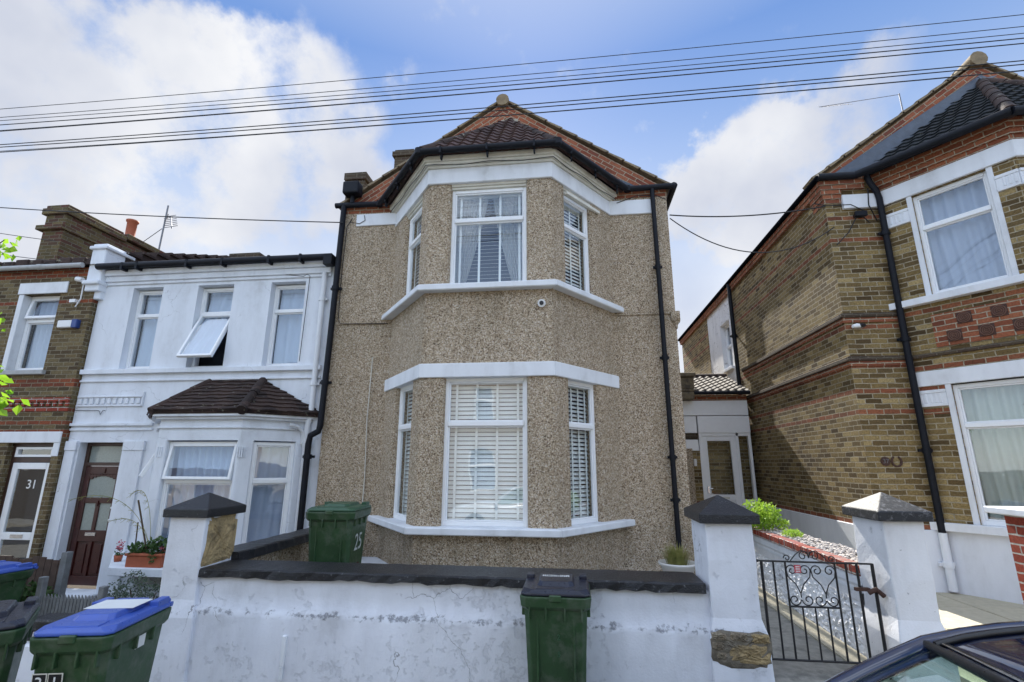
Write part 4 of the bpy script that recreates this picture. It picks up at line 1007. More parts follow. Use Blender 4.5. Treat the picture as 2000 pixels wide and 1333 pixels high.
mb = MB(); mb.fbox(JF,.34,.58,0,.008,.65,.71); mb.build('letter_plate', M['chrome'], dr)
mb = MB(); mb.add([(-13.8,YW-.1,5.52),(-8.82,YW-.1,5.52),(-8.82,11,6.9),(-13.8,11,6.9),(-8.82,15,5.4),(-13.8,15,5.4)], [(0,1,2,3),(3,2,4,5)]); mb.build('roof', M['tile_dark'], L)
mb = MB()
for i in range(16): mb.box(-13.8+i*.31,-13.51+i*.31,YW+.0,YW+.35,5.55,5.72+.02*sin(i*2)); 
mb.build('roof_edge', M['tile_dark'], L, bevel=.02)
mb = MB(); mb.tube([(-13.8,YW-.12,5.50),(-9.05,YW-.12,5.50)], .05, 8); mb.tube([(-10.0,YW-.12,5.50),(-9.9,YW-.12,5.50)], .058, 8); mb.build('gutter', M['guttergrey'], L)
mb = MB(); mb.box(-10.78,-10.30,8.2,9.5,5.3,6.9); mb.box(-10.84,-10.24,8.14,9.56,6.9,7.04); mb.box(-10.80,-10.28,8.18,9.5,7.04,7.12); mb.box(-10.88,-10.26,8.12,9.4,6.55,6.65)
mb.box(-10.78,-10.30,9.5,11.2,5.3,6.95); mb.box(-10.84,-10.22,9.56,11.25,6.98,7.12); mb.build('chimney', M['brick_chim'], L, bevel=.01)
mb = MB(); mb.lathe([(.13,0),(.12,.05),(.10,.1),(.105,.5),(.13,.52),(.135,.56),(.10,.57),(.09,.3)], (-10.55,9.9,7.08), 16); mb.build('chimney_pot', M['terra'], L)
mb = MB(); mb.tube([(-9.18,YW-.05,5.25),(-9.05,YW-.06,5.22)], .05, 8); mb.tube([(-9.02,YW-.05,5.15),(-9.0,YW-.06,4.85),(-9.1,YW-.04,4.7)], .012, 6); mb.box(-9.2,-9.08,YW-.09,YW,4.78,4.84); mb.build('wall_fitting', M['camplast'], L)
t = thing('alarm_box', 'white alarm box with dark blue end beside the upstairs window', 'alarm box', (-9.15, YW-.05, 4.36))
mb = MB(); mb.box(-9.36,-9.06,YW-.08,YW-.0,4.30,4.44); mb.build('cover', M['camplast'], t, bevel=.012)
mb = MB(); mb.box(-9.06,-8.95,YW-.09,YW-.0,4.29,4.45); mb.build('end_cap', m_plain('alarm_blue',(.02,.05,.2),.4), t, bevel=.01)

# ================================================================== GARDEN WALL, PILLARS
YG = 4.6
def coping(mb, x0, x1, y0, y1, z0, z1, wob=.012, sl=.0):
    n = max(2, int(max(x1-x0, y1-y0)/.08)); rnd = random.Random(int(x0*10)+5); vs = []
    ax = (x1-x0) > (y1-y0)
    for i in range(n+1):
        k = i/n; r = lambda a=wob: rnd.uniform(-a, a)*1.1
        if ax: x = x0+(x1-x0)*k; vs += [(x,y0+r(),z0+r(.01)),(x,y0+r(),z1-.012+r(.004)),(x,y0+.02,z1+r(.003)),(x,y1-.02,z1+r(.003)),(x,y1+r(),z1-.012),(x,y1,z0)]
        else: y = y0+(y1-y0)*k; vs += [(x0+r(),y,z0+r(.01)),(x0+r(),y,z1-.012),(x0+.02,y,z1+r(.003)),(x1-.02,y,z1+r(.003)),(x1+r(),y,z1-.012),(x1,y,z0)]
    fs = [(i*6+j, i*6+(j+1)%6, (i+1)*6+(j+1)%6, (i+1)*6+j) for i in range(n) for j in range(6)]
    fs += [tuple(range(6)), tuple(range(n*6, n*6+6))]
    mb.add(vs, fs)
GW = thing('garden_wall', 'low cracked white front wall with black coping in front of the pebbledashed house', 'wall', (-1.1, 4.8, 0))
mb = MB(); n = 60                                   # slightly uneven rendered face with a stepped base
vs = []; rnd = random.Random(4)
rows = [(-.3,.045),(.1,.045),(.35,.05),(.56,.045),(.61,.04),(.645,.0),(.75,.0),(.885,.0)]
for z, o in rows:
    for i in range(n+1):
        x = -3.46+4.60*i/n; vs.append((x, YG-o+rnd.uniform(-.004,.004)*(1+3*(abs(z-.61)<.06)), z+rnd.uniform(-.012,.012)*(abs(z-.61)<.06)+.028*(x+1)*0))
mb.add(vs, [(j*(n+1)+i, j*(n+1)+i+1, (j+1)*(n+1)+i+1, (j+1)*(n+1)+i) for j in range(len(rows)-1) for i in range(n)], smooth=True)
mb.box(-3.46, 1.14, YG+.06, 4.96, -.3, .89); mb.box(-3.46,1.14,YG+.002,YG+.07,.80,.886); mb.build('wall_body', M['white_wall'], GW)
mb = MB(); coping(mb, -3.44, 1.05, YG-.045, 5.03, .885, .955, .007); mb.build('coping', M['blackpaint'], GW)
mb = MB(); mb.tube([(-2.53,YG-.06,.10),(-2.53,YG-.06,.20)], .02, 6); mb.box(-2.55,-2.51,YG-.07,YG-.045,.20,.44); mb.build('conduit', M['white'], GW, bevel=.006)
def pillar(label, x0, x1, y0, y1, zt, body, capm, extra=None, name='gate_pillar'):
    t = thing(name, label, 'gate pillar', ((x0+x1)/2, (y0+y1)/2, 0), group='capped pillars along the front walls')
    mb = MB(); rnd = random.Random(int(x0*7)+20); n = 12; vs = []
    for j in range(n+1):
        z = -.3+(zt+.3)*j/n; o = .035 if z < .6 else 0
        for (x, y) in ((x0-o,y0-o),((x0+x1)/2,y0-o),(x1+o,y0-o),(x1+o,(y0+y1)/2),(x1+o,y1+o),((x0+x1)/2,y1+o),(x0-o,y1+o),(x0-o,(y0+y1)/2)): vs.append((x+rnd.uniform(-.005,.005), y+rnd.uniform(-.005,.005), z))
    mb.add(vs, [(j*8+i, j*8+(i+1)%8, (j+1)*8+(i+1)%8, (j+1)*8+i) for j in range(n) for i in range(8)]+[tuple(range(n*8, n*8+8))])
    mb.build('shaft', body, t, bevel=.012, seg=2)
    mb = MB(); a = .05; cx, cy = (x0+x1)/2, (y0+y1)/2
    q = [(x0-a,y0-a),(x1+a,y0-a),(x1+a,y1+a),(x0-a,y1+a)]
    mb.add([(x,y,zt) for x,y in q]+[(x,y,zt+.075) for x,y in q]+[(cx,cy,zt+.215)], [(0,3,2,1),(0,1,5,4),(1,2,6,5),(2,3,7,6),(3,0,4,7),(4,5,8),(5,6,8),(6,7,8),(7,4,8)])
    mb.build('cap', capm, t, bevel=.008, seg=2)
    return t
pL = pillar('left gate pillar with black pyramid cap and bare ochre stone on its right side', -3.80, -3.44, 4.55, 5.02, 1.40, M['white_wall'], M['blackpaint'])
pR = pillar('right end pillar of the low white wall, with bare stone patch near its foot', 1.08, 1.46, 4.55, 5.05, 1.425, M['white_wall'], M['blackpaint'])
p2 = pillar('white pillar beside the iron gate latch with flaking black pyramid cap', 2.49, 2.80, 4.60, 5.07, 1.46, M['white_P'], M['blackflake'])
def stone_patch(root, fn, na, nb, a0, a1, b0, b1, depth, mat, seed, name='exposed_stone', pw=.5):
    """ragged patch of bare masonry standing slightly proud of / in the render"""
    rnd = random.Random(seed); mb = MB(); vs = []; N = 26; ca, cb = (a0+a1)/2, (b0+b1)/2
    rings = 7
    rad = [1+rnd.uniform(-.10,.06) for _ in range(N)]
    for r in range(rings+1):
        for i in range(N):
            an = 2*pi*i/N; k = r/rings
            sx = abs(cos(an))**pw*(1 if cos(an) > 0 else -1); sy = abs(sin(an))**pw*(1 if sin(an) > 0 else -1)
            a = ca+(a1-a0)/2*sx*k*rad[i]; b = cb+(b1-b0)/2*sy*k*rad[i]
            d = depth*(1-k**6)+(rnd.uniform(-.007,.007) if r < rings else -.004)
            vs.append(fn(a, b, d))
    mb.add(vs, [(r*N+i, r*N+(i+1)%N, (r+1)*N+(i+1)%N, (r+1)*N+i) for r in range(rings) for i in range(N)]+[tuple(range(N))])
    return mb.build(name, mat, root)
stone_patch(pL, lambda a, b, d: (-3.44+.006+d, a, b), 6, 6, 4.57, 5.01, .95, 1.405, .008, M['stone'], 2, 'exposed_stone', .28)
pt = stone_patch(pR, lambda a, b, d: (a, 4.515-.004-d, b), 6, 6, 1.03, 1.50, .37, .63, .012, M['soil2'], 5)
for k, (a, b, c, d) in enumerate(((1.045,1.17,.56,.615),(1.18,1.33,.555,.622),(1.34,1.49,.545,.615),(1.05,1.15,.49,.55),(1.16,1.485,.40,.545),(1.075,1.155,.43,.485))):
    stone_patch(pt, lambda a_, b_, d_: (a_, 4.507-d_, b_), 6, 6, a, b, c, d, .016, M['stone'] if k in (2, 4) else M['rubble2'], 30+k, 'stone_block')
SWt = thing('side_garden_wall', 'black topped dividing wall running back between the left pillar and the green bin', 'wall', (-3.6, 6.2, 0))
mb = MB(); mb.box(-3.62,-3.42,5.02,7.75,-.4,.93); mb.build('wall_body', M['pebble'], SWt)
mb = MB(); coping(mb, -3.68, -3.36, 5.0, 7.76, .93, 1.03, .008); mb.build('coping', M['blackpaint'], SWt)
PW = thing('path_wall', 'rough white path wall topped with red bricks and a pebble filled trough', 'wall', (2.7, 6.3, 0))
mb = MB(); nY, nZ = 130, 36; vs = []; rnd = random.Random(8)
for j in range(nZ+1):
    for i in range(nY+1):
        y = 5.07+2.75*i/nY; z = .1+.79*j/nZ; b = rnd.uniform(-.016,.016) if z < .72 else 0
        vs.append((2.49+b+(0 if z < .72 else -.012), y, z))
mb.add(vs, [(j*(nY+1)+i, j*(nY+1)+i+1, (j+1)*(nY+1)+i+1, (j+1)*(nY+1)+i) for j in range(nZ) for i in range(nY)])
mb.box(2.52, 2.95, 5.07, 7.82, .0, .94); mb.build('wall_body', M['white_pebb'], PW)
mb = MB(); mb.box(2.465,2.53,5.07,7.82,.865,.945); mb.box(2.475,2.53,5.07,7.82,.80,.85); mb.build('white_ledge', M['white'], PW, bevel=.01)
mb = MB(); rnd = random.Random(6)
for i in range(36):
    y = 5.08+i*.0765; mb.box(2.455+rnd.uniform(-.004,.004), 2.57, y, y+.068, .952, 1.035+rnd.uniform(-.004,.004))
mb.box(2.47,2.56,5.075,7.82,.945,1.02); mb.build('brick_edging', M['brick_red'], PW, bevel=.006)
mb = MB(); mb.box(2.57,2.95,5.07,7.82,.94,1.01); mb.build('trough_soil', M['soil'], PW)
def blob(mb, c, r, rnd, n=6, m=4, sq=.7):
    vs = [(c[0],c[1],c[2]-r*sq)]
    for j in range(1, m):
        for i in range(n):
            a = pi*j/m; b = 2*pi*i/n; k = r*rnd.uniform(.8,1.15); vs.append((c[0]+k*sin(a)*cos(b), c[1]+k*sin(a)*sin(b), c[2]-k*cos(a)*sq))
    vs.append((c[0],c[1],c[2]+r*sq)); e = len(vs)-1
    fs = [(0, 1+(i+1)%n, 1+i) for i in range(n)]+[(1+(j*n)+i, 1+j*n+(i+1)%n, 1+(j+1)*n+(i+1)%n, 1+(j+1)*n+i) for j in range(m-2) for i in range(n)]+[(e, e-n+i, e-n+(i+1)%n) for i in range(n)]
    mb.add(vs, fs, smooth=True)
mb = MB(); rnd = random.Random(12)
for i in range(800): blob(mb, (rnd.uniform(2.585,2.94), rnd.uniform(5.1,7.75), 1.012+rnd.uniform(0,.02)), rnd.uniform(.009,.025)*(1.4 if rnd.random() < .06 else 1), rnd)
tag(mb.build('pebbles', M['pebbles'], None), 'pale rounded pebbles and stones filling the trough on the path wall', 'pebbles', kind='stuff')
mb = MB(); blob(mb, (2.72,5.14,1.10), .075, rnd, 7, 5, 1.2); blob(mb, (2.66,5.2,1.05), .05, rnd)
top(mb, 'rough_stone', M['rubble'], (2.72,5.14,1.02), 'dark rough stone standing on the path wall beside the pillar', 'stone')
# red brick pier at the right edge
t = thing('brick_pier', 'red brick pier with flat white slab top at the right edge', 'brick pier', (3.85, 4.75, 0))
mb = MB(); mb.box(3.65,4.10,4.45,4.95,0,1.50); mb.build('shaft', M['brick_red'], t, bevel=.008)
mb = MB(); mb.box(3.56,4.20,4.37,5.03,1.50,1.555); mb.build('cap', M['white'], t, bevel=.008)
t = thing('brick_front_wall', 'low red brick front wall beyond the pier at the far right', 'wall', (6.2, 4.7, 0))
mb = MB(); mb.box(4.11,8.6,4.55,4.80,0,.9); mb.build('wall_body', M['brick_red'], t)
mb = MB(); mb.box(4.205,8.65,4.50,4.85,.9,.95); mb.build('coping', M['white'], t, bevel=.006)
# ================================================================== GATE
GT = thing('garden_gate', 'black wrought iron gate with heart scrolls and small red notice', 'gate', (1.98, 4.74, .3))
gx0, gx1, gz0, gz1, gy = 1.56, 2.43, .37, 1.11, 4.74
mb = MB(); mb.tube([(gx0-.03,gy,gz1),(gx1+.0,gy,gz1-.005)], .008, 6); mb.tube([(gx0-.03,gy,gz0),(gx1,gy,gz0)], .009, 6); mb.tube([(gx0,gy,gz0),(gx0,gy,gz1)], .012, 6); mb.tube([(2.31,gy,gz0),(2.31,gy,gz1)], .010, 6)
mb.tube([(gx1-.0,gy,gz0-.25),(gx1,gy,gz1)], .013, 6); blob(mb, (gx0-.03,gy,gz1), .016, rnd); mb.build('gate_frame', M['iron'], GT)
zm = .765; xs = [gx0+.1*i for i in range(0, 8)]; xs = [1.56,1.655,1.75,1.848,1.945,2.043,2.14,2.225]
mb = MB()
for i, x in enumerate(xs):
    if i in (0,): continue
    if 3 <= i <= 5: mb.tube([(x,gy,gz0),(x,gy,zm)], .007, 6)
    else: mb.tube([(x,gy,gz0),(x,gy,gz1)], .008, 6)
mb.build('bar', M['iron'], GT)
x0s, x1s = 1.75, 2.14
def spiral(cx, cz, r, a0, turns, s=1, n=22): return [(cx+r*(1-k/n*.78)*cos(a0+s*2*pi*turns*k/n), gy, cz+r*(1-k/n*.78)*sin(a0+s*2*pi*turns*k/n)) for k in range(n+1)]
mb = MB(); mb.tube([(x0s,gy,zm),(x1s,gy,zm)], .008, 6)
W4 = (x1s-x0s)/4
def heart(cx, s):                                    # cx centre, two mirrored S scrolls crossing downwards
    for sd in (-1, 1):
        topc = (cx+sd*.050, gz1-.068); botc = (cx+sd*.052, zm+.052)
        mb.tube(spiral(topc[0], topc[1], .045, radians(0 if sd > 0 else 180), 1.25, s=sd), .005, 5)
        mb.tube([(cx+sd*.095,gy,topc[1]),(cx+sd*.085,gy,topc[1]-.05),(cx+sd*.03,gy,zm+.17),(cx,gy,zm+.10),(cx-0*sd,gy,zm+.07)], .005, 5)
        mb.tube(spiral(botc[0], botc[1], .048, radians(180 if sd > 0 else 0), 1.25, s=sd), .005, 5)
heart(x0s+W4, 1); heart(x1s-W4, 1)
cx = (x0s+x1s)/2-.0
for sd in (-1, 1):                                   # crest above the rail
    mb.tube(spiral(cx+sd*.045, gz1+.045, .042, radians(180 if sd > 0 else 0), 1.2, s=-sd), .0045, 5)
    mb.tube(spiral(cx+sd*.175, gz1+.025, .028, radians(0 if sd > 0 else 180), 1.1, s=sd), .0045, 5)
    mb.tube([(cx,gy,gz1+.03),(cx+sd*.01,gy,gz1+.075),(cx+sd*.06,gy,gz1+.088),(cx+sd*.11,gy,gz1+.05),(cx+sd*.15,gy,gz1+.005)], .0045, 5)
mb.build('scrollwork', M['iron'], GT)
mb = MB(); mb.box(2.27,2.38,gy-.02,gy+.015,.90,.925); mb.tube([(2.36,gy-.02,.89),(2.42,gy-.03,.92),(2.47,gy-.03,.87)], .02, 6); mb.build('latch', M['rosette'], GT)
mb = MB(); mb.box(1.815,1.865,gy-.014,gy-.008,1.025,1.085); mb.build('notice', M['red'], GT)
mb = MB()
for i in range(4): mb.box(1.823,1.857,gy-.017,gy-.014,1.033+i*.013,1.038+i*.013)
mb.build('notice_print', M['paper'], GT)
# ================================================================== BINS
def bin_(label, x, y, zbase, w, d, h, rz, lidmat, group='wheelie bins', bodymat='bin', rot_t=0):
    t = thing('wheelie_bin', label, 'bin', (x, y, zbase), rz, group)
    mb = MB()
    def ring(z, kx, ky, yo=0, c=.16):
        a, b = w/2*kx, d/2*ky; q = c*min(a, b)
        return [(-a+q,-b+yo,z),(a-q,-b+yo,z),(a,-b+q+yo,z),(a,b-q+yo,z),(a-q,b+yo,z),(-a+q,b+yo,z),(-a,b-q+yo,z),(-a,-b+q+yo,z)]
    def stack(rs, capb=True, capt=True, sm=False):
        vs = [p for r in rs for p in r]; n = 8
        fs = [(i*n+j, i*n+(j+1)%n, (i+1)*n+(j+1)%n, (i+1)*n+j) for i in range(len(rs)-1) for j in range(n)]
        if capb: fs.append(tuple(range(n))[::-1])
        if capt: fs.append(tuple(range((len(rs)-1)*n, len(rs)*n)))
        mb.add(vs, fs, smooth=sm)
    stack([ring(.03,.74,.62,.02), ring(.12,.76,.66,.01), ring(h*.55,.82,.78), ring(h*.92,.88,.88)])
    # rim
    stack([ring(h*.90,.90,.90), ring(h*.925,.97,.96), ring(h*.985,1.0,.985), ring(h,1.0,.985)])
    # shallow vertical pressings and ribs under the rim
    for sx in (-.25, .25): mb.box(sx*w-.008, sx*w+.008, -d/2*.86, -d/2*.70, .2, h*.86)
    for sx in (-.36,-.13,.13,.36): mb.box(sx*w-.007, sx*w+.007, -d/2*.96, -d/2*.84, h*.83, h*.93)
    for sy in (-.3,-.05,.2):
        for s in (-1,1): mb.box(s*w*.425-.012 if s>0 else -w*.425-.03, s*w*.425+.03 if s>0 else -w*.425+.012, sy*d-.008, sy*d+.008, h*.84, h*.93)
    mb.build('body', M[bodymat], t, bevel=.006, seg=2, local=True)
    mb = MB()
    stack([ring(h+.004,.97,.95), ring(h+.022,.97,.95), ring(h+.045,.90,.88,.0,.3)])
    stack([ring(h+.04,.55,.66,.05,.25), ring(h+.075,.48,.58,.06,.25)])
    mb.box(-w*.28, w*.28, -d*.43, -d*.28, h+.03, h+.052)
    for s in (-1, 1): mb.box(s*w*.40-.03, s*w*.40+.03, d*.22, d*.42, h+.03, h+.075)
    mb.tube([(-w*.45,d*.5,h+.01),(w*.45,d*.5,h+.01)], .018, 8)
    for s in (-1, 1): mb.tube([(s*w*.36,d*.42,h+.03),(s*w*.36,d*.53,h+.03)], .02, 8)
    lid = mb.build('lid', M[lidmat], t, bevel=.009, seg=2, local=True)
    mb = MB(); mb.box(-.045,.045,-d*.51,-d*.47,h-.03,h+.015); mb.build('latch', M[bodymat], t, bevel=.006, local=True)
    for s in (-1, 1):
        mb = MB(); mb.tube([(s*w*.34,d*.36,.10),(s*w*.34+s*.05,d*.36,.10)], .10, 20); mb.build('wheel', M['rubber'], t, local=True)
    mb = MB(); mb.tube([(-w*.36,d*.36,.1),(w*.36,d*.36,.1)], .012, 8); mb.build('axle', M['iron'], t, local=True)
    return t, lid
b1, lid = bin_('green wheelie bin with charcoal lid standing against the white front wall', -.155, 4.27, zg(-.15), .53, .56, .93, 0, 'lid_black')
mb = MB()
for r in range(3):
    for i in range(14):
        if random.random() < .85: mb.box(-.11+i*.0155, -.11+i*.0155+random.uniform(.007,.013), .06+r*.022, .06+r*.022+.010, .93+.0765, .93+.0785)
mb.build('lid_print', M['paper'], lid, local=True)
mb = MB(); FX = frame((0,0),(1,0))
for i, ch in enumerate('2 5'): put_text(mb, ch, .05, lambda u,w,z: (u, -.252-w+0*z, z), .02, .66-i*.055, .0)
mb.build('moulded_number', M['bin_lid'], b1, local=True)
b2, lid = bin_('green wheelie bin with bright blue lid and number 31 tiles, beside the left pillar', -3.00, 3.20, zg(-3), .46, .68, .975, radians(12), 'lid_blue')
mb = MB(); mb.box(-.15,.15,-.02,.20,.975+.0755,.975+.0775); mb.build('lid_sticker', M['paper'], lid, local=True)
mb = MB(); mb.add([(.206,-.02,.81),(.206,.07,.81),(.209,.07,.88),(.209,-.02,.88),(.202,-.02,.81),(.202,.07,.81),(.205,.07,.88),(.205,-.02,.88)], [(0,1,2,3),(7,6,5,4),(0,4,5,1),(1,5,6,2),(2,6,7,3),(3,7,4,0)]); mb.build('side_sticker', M['paper'], b2, local=True)
def bf(u, w, z):                                     # front face of the bin body leans in towards the foot
    k = (z-.03)/(.975*.92-.03); yy = -(.34*(.62+(.88-.62)*min(1,k*1.05)))-.018; return (u, yy-w, z)
for i, ch in enumerate('31'):
    x = -.125+i*.085
    mb = MB(); P_ = [bf(x-.040,.002,.68),bf(x+.040,.002,.68),bf(x+.040,.002,.79),bf(x-.040,.002,.79)]; mb.extrude(P_, (0,-.002,0)); mb.build('number_tile', M['cream'], b2, local=True)
    mb = MB(); P_ = [bf(x-.034,.005,.686),bf(x+.034,.005,.686),bf(x+.034,.005,.784),bf(x-.034,.005,.784)]; mb.extrude(P_, (0,-.0015,0)); mb.build('number_tile', M['iron'], b2, local=True)
    mb = MB(); put_text(mb, ch, .095, lambda u,w,z: bf(u, w, z), x, .735, .009, .001); mb.build('number', M['paper'], b2, local=True)
b3, lid = bin_('green wheelie bin with grey black lid cut by the left edge of the photo', -3.79, 3.09, zg(-3.74), .50, .66, .985, radians(43), 'lid_black')
b4, lid = bin_('all green wheelie bin with chalked 25 in the garden of the pebbledashed house', -2.79, 5.98, .34, .58, .70, 1.02, radians(5), 'bin_lid')
def sd(u, w, z): return (.29*(.74+.14*(z/.94))+.006+w, u, z)
mb = MB(); put_text(mb, '25', .26, sd, -.02, .66, .004, .001); mb.build('number', M['chalk'], b4, local=True)
mb = MB(); mb.add([sd(-.12,.004,.33),sd(.08,.004,.33),sd(.08,.004,.43),sd(-.12,.004,.43)], [(0,1,2,3)]); mb.extrude([sd(-.1,.002,.34),sd(.07,.002,.34),sd(.05,.002,.42),sd(-.08,.002,.41)], (.002,0,0)); mb.build('red_mark', m_plain('faded_red_paint',(.10,.03,.03),.9,.5,30), b4, local=True)
b5, lid = bin_('distant green bin with blue lid in the far left front yard', -6.52, 5.25, -.30, .54, .66, 1.0, radians(-8), 'lid_blue')

# ================================================================== CAR
def car(label, x, y, z, paint, rz=0, W=1.72):
    t = thing('parked_car', label, 'car', (x, y, z), rz)
    hw = W/2
    prof = [(-2.02,.30),(-2.05,.50),(-1.98,.68),(-1.80,.80),(-1.45,.90),(-1.10,.965),(-.4,.99),(.6,1.0),(1.4,1.02),(1.85,1.0),(2.0,.86),(2.04,.55),(2.0,.30)]
    xs_ = [-2.04,-1.98,-1.85,-1.6,-1.35,-1.1,-.7,-.2,.4,1.0,1.5,1.8,1.95,2.03]
    def topz(x): 
        up = [(-2.04,.55),(-1.98,.70),(-1.85,.79),(-1.6,.87),(-1.35,.92),(-1.1,.96),(-.7,.965),(-.2,.97),(.4,.98),(1.0,.99),(1.5,1.0),(1.8,1.0),(1.95,.93),(2.03,.6)]
        for (a, b), (c, d) in zip(up[:-1], up[1:]):
            if a <= x <= c: return b+(d-b)*(x-a)/(c-a)
        return .9
    mb = MB(); rings = []; N = 11
    for xx in xs_:
        e = 1-.16*max(0, (abs(xx)-1.5)/.55)**2; zt = topz(xx); r = []
        for (ky, kz) in ((0,.0),(.93,.0),(.985,.12),(1.0,.35),(1.0,.6),(.985,.8),(.95,.93),(.85,.985),(.5,1.02),(0,1.035)):
            r.append((hw*e*ky, .22+(zt-.22)*kz))
        ring = [(xx, q, zz) for q, zz in r]+[(xx, -q, zz) for q, zz in r[-2:0:-1]]
        rings.append(ring)
    n = len(rings[0]); vs = [p for r in rings for p in r]
    fs = [(i*n+j, i*n+(j+1)%n, (i+1)*n+(j+1)%n, (i+1)*n+j) for i in range(len(rings)-1) for j in range(n)]+[tuple(range(n)), tuple(range((len(rings)-1)*n, len(rings)*n))[::-1]]
    mb.add(vs, fs, smooth=True); mb.build('body', M[paint], t, local=True)
    # roof, pillars
    def scr(s, k):     # windscreen surface
        c = .10*(s*s)
        return (-.80+.75*k+c*(1.1-.3*k), s*(hw*.90+(hw*.765-hw*.90)*k), .955+.455*k-.05*s*s*(1-.2*k)+.03*sin(pi*k))
    def rear(s, k): return (1.95-.55*k-.08*s*s, s*(hw*.86+(hw*.74-hw*.86)*k), 1.0+.40*k-.045*s*s)
    def roof(s, k):
        a = scr(s, 1); b = rear(s, 1); return (a[0]+(b[0]-a[0])*k, a[1]+(b[1]-a[1])*k+s*.02*sin(pi*k), a[2]+(b[2]-a[2])*k+.082*sin(pi*k)**.75)
    def surf(fn, nm, mt, par, s0=-1, s1=1, k0=0, k1=1, ns=14, nk=10, th=.006):
        mb = MB(); mb.add([fn(s0+(s1-s0)*i/ns, k0+(k1-k0)*j/nk) for j in range(nk+1) for i in range(ns+1)], [(j*(ns+1)+i, j*(ns+1)+i+1, (j+1)*(ns+1)+i+1, (j+1)*(ns+1)+i) for j in range(nk) for i in range(ns)], smooth=True)
        o = mb.build(nm, mt, par, local=True); sm = o.modifiers.new('t','SOLIDIFY'); sm.thickness = th; return o
    rf = surf(roof, 'roof', M[paint], t, th=.03)
    for q in (-.995, .995):
        mb = MB(); mb.tube([(p[0], p[1]*1.0, p[2]+.006) for p in [roof(q*.93, k/14) for k in range(15)]], .012, 6); mb.build('roof_strip', M['trim'], rf, local=True)
    surf(scr, 'windscreen', M['carglass'], t, -.96, .96, .03, .985); surf(rear, 'rear_window', M['carglass'], t, -.9, .9, .08, .95)
    mb = MB(); sw = [scr(s/10, 1.0) for s in range(-10, 11)]; mb.tube([(p[0]-.012,p[1],p[2]+.0) for p in sw], .014, 6); mb.tube([(p[0]+.035,p[1],p[2]+.008) for p in sw], .006, 5); mb.build('screen_trim', M['trim'], t, local=True)
    mb = MB(); sw = [scr(s/10, 1.0) for s in range(-10, 11)]; mb.tube([(p[0]+.018,p[1],p[2]+.012) for p in sw], .005, 5); mb.build('screen_chrome', M['chrome'], t, local=True)
    for s in (-1, 1):
        pts = [scr(s*1.0, k/8) for k in range(9)]+[roof(s*1.0, k/10) for k in range(1, 11)]+[rear(s*1.0, 1-k/6) for k in range(1, 7)]
        mb = MB(); mb.tube([(p[0], p[1]+s*.012, p[2]-.012) for p in pts], [.036]*9+[.032]*16, 10); mb.build('roof_pillar', M[paint], t, local=True)
        a = [scr(s*1.0, .05), scr(s*1.0, 1)]; r_ = [roof(s*1.0, k/6) for k in range(1,7)]; b = rear(s*1.0, .1)
        loop = [(-.72, s*hw*.93, .95)]+[a[1]]+r_+[(1.8, s*hw*.88, 1.0)]
        mb = MB(); mb.add([(p[0],p[1]+s*.0,p[2]) for p in loop], [tuple(range(len(loop)))]); o = mb.build('side_window', M['carglass'], t, local=True); sm = o.modifiers.new('t','SOLIDIFY'); sm.thickness = .005
        mb = MB()
        for xx in (.30, 1.15): mb.tube([(xx, s*hw*.93, .96), (xx+.05, s*(hw*.78), 1.40)], .03, 6)
        mb.build('door_pillar', M['trim'], t, local=True)
        mb = MB(); mb.lathe([(0,-.0),(.05,.0),(.085,.02),(.1,.06),(.1,.14),(.07,.17),(0,.18)], (0,0,0), 14); mb.v = [(-.62+x_*.6, s*(hw+.10)+y_*1.1, .86+z_*.8) for x_,y_,z_ in mb.v]; mb.box(-.66,-.60,min(s*hw*.93,s*(hw+.06)),max(s*hw*.93,s*(hw+.06)),.88,.92); mb.build('wing_mirror', M[paint], t, local=True)
        for xx in (-1.28, 1.28):
            mb = MB(); mb.lathe([(.17,-.10),(.30,-.10),(.315,-.07),(.315,.07),(.30,.10),(.17,.10)], (0,0,0), 28); mb.v = [(xx+x_, s*(hw-.09)+z_, .315+y_) for x_,y_,z_ in mb.v]; wo = mb.build('wheel', M['rubber'], t, local=True)
            mb = MB(); mb.lathe([(0,-.0),(.05,.03),(.17,.0),(.19,.02),(.19,-.05)], (0,0,0), 20); mb.v = [(xx+x_, s*(hw-.01)+s*z_*.8-s*.01, .315+y_) for x_,y_,z_ in mb.v]; mb.build('rim', M['alu'], wo, local=True)
        mb = MB(); mb.lathe([(0,-.05),(.08,-.04),(.10,0),(.08,.03),(0,.04)], (0,0,0), 14); mb.v = [(-1.93+z_*1.0, s*hw*.68+x_*1.3, .66+y_*.7) for x_,y_,z_ in mb.v]; mb.build('headlight', M['glass'] if 0 else M['chrome'], t, local=True)
        mb = MB(); mb.box(1.93,2.03,s*hw*.72-.1,s*hw*.72+.1,.62,.85); mb.build('tail_light', M['red'], t, bevel=.02, local=True)
    mb = MB(); mb.box(-.62,-.12,-hw*.82,hw*.82,.78,.92); mb.box(-.45,-.2,-hw*.6,-hw*.1,.92,.98); mb.build('dashboard', M['carint'], t, bevel=.03, seg=2, local=True)
    for s in (-.42,.42):
        mb = MB(); mb.box(.05,.55,s-.24,s+.24,.4,.62); mb.box(.48,.62,s-.22,s+.22,.6,1.12); mb.box(.50,.58,s-.12,s+.12,1.14,1.30); mb.build('seat', M['carint'], t, bevel=.04, seg=2, local=True)
    mb = MB(); mb.tube([(-.12,-.42+.17*cos(a*pi/10)+.0,.92+.17*sin(a*pi/10)) for a in range(21)], .013, 8); mb.build('steering_wheel', M['trim'], t, local=True)
    mb = MB(); mb.box(-.16,-.12,-.11,.11,1.285,1.345); mb.box(-.14,-.09,-.01,.01,1.34,1.40); mb.build('rear_view_mirror', M['trim'], t, bevel=.01, local=True)
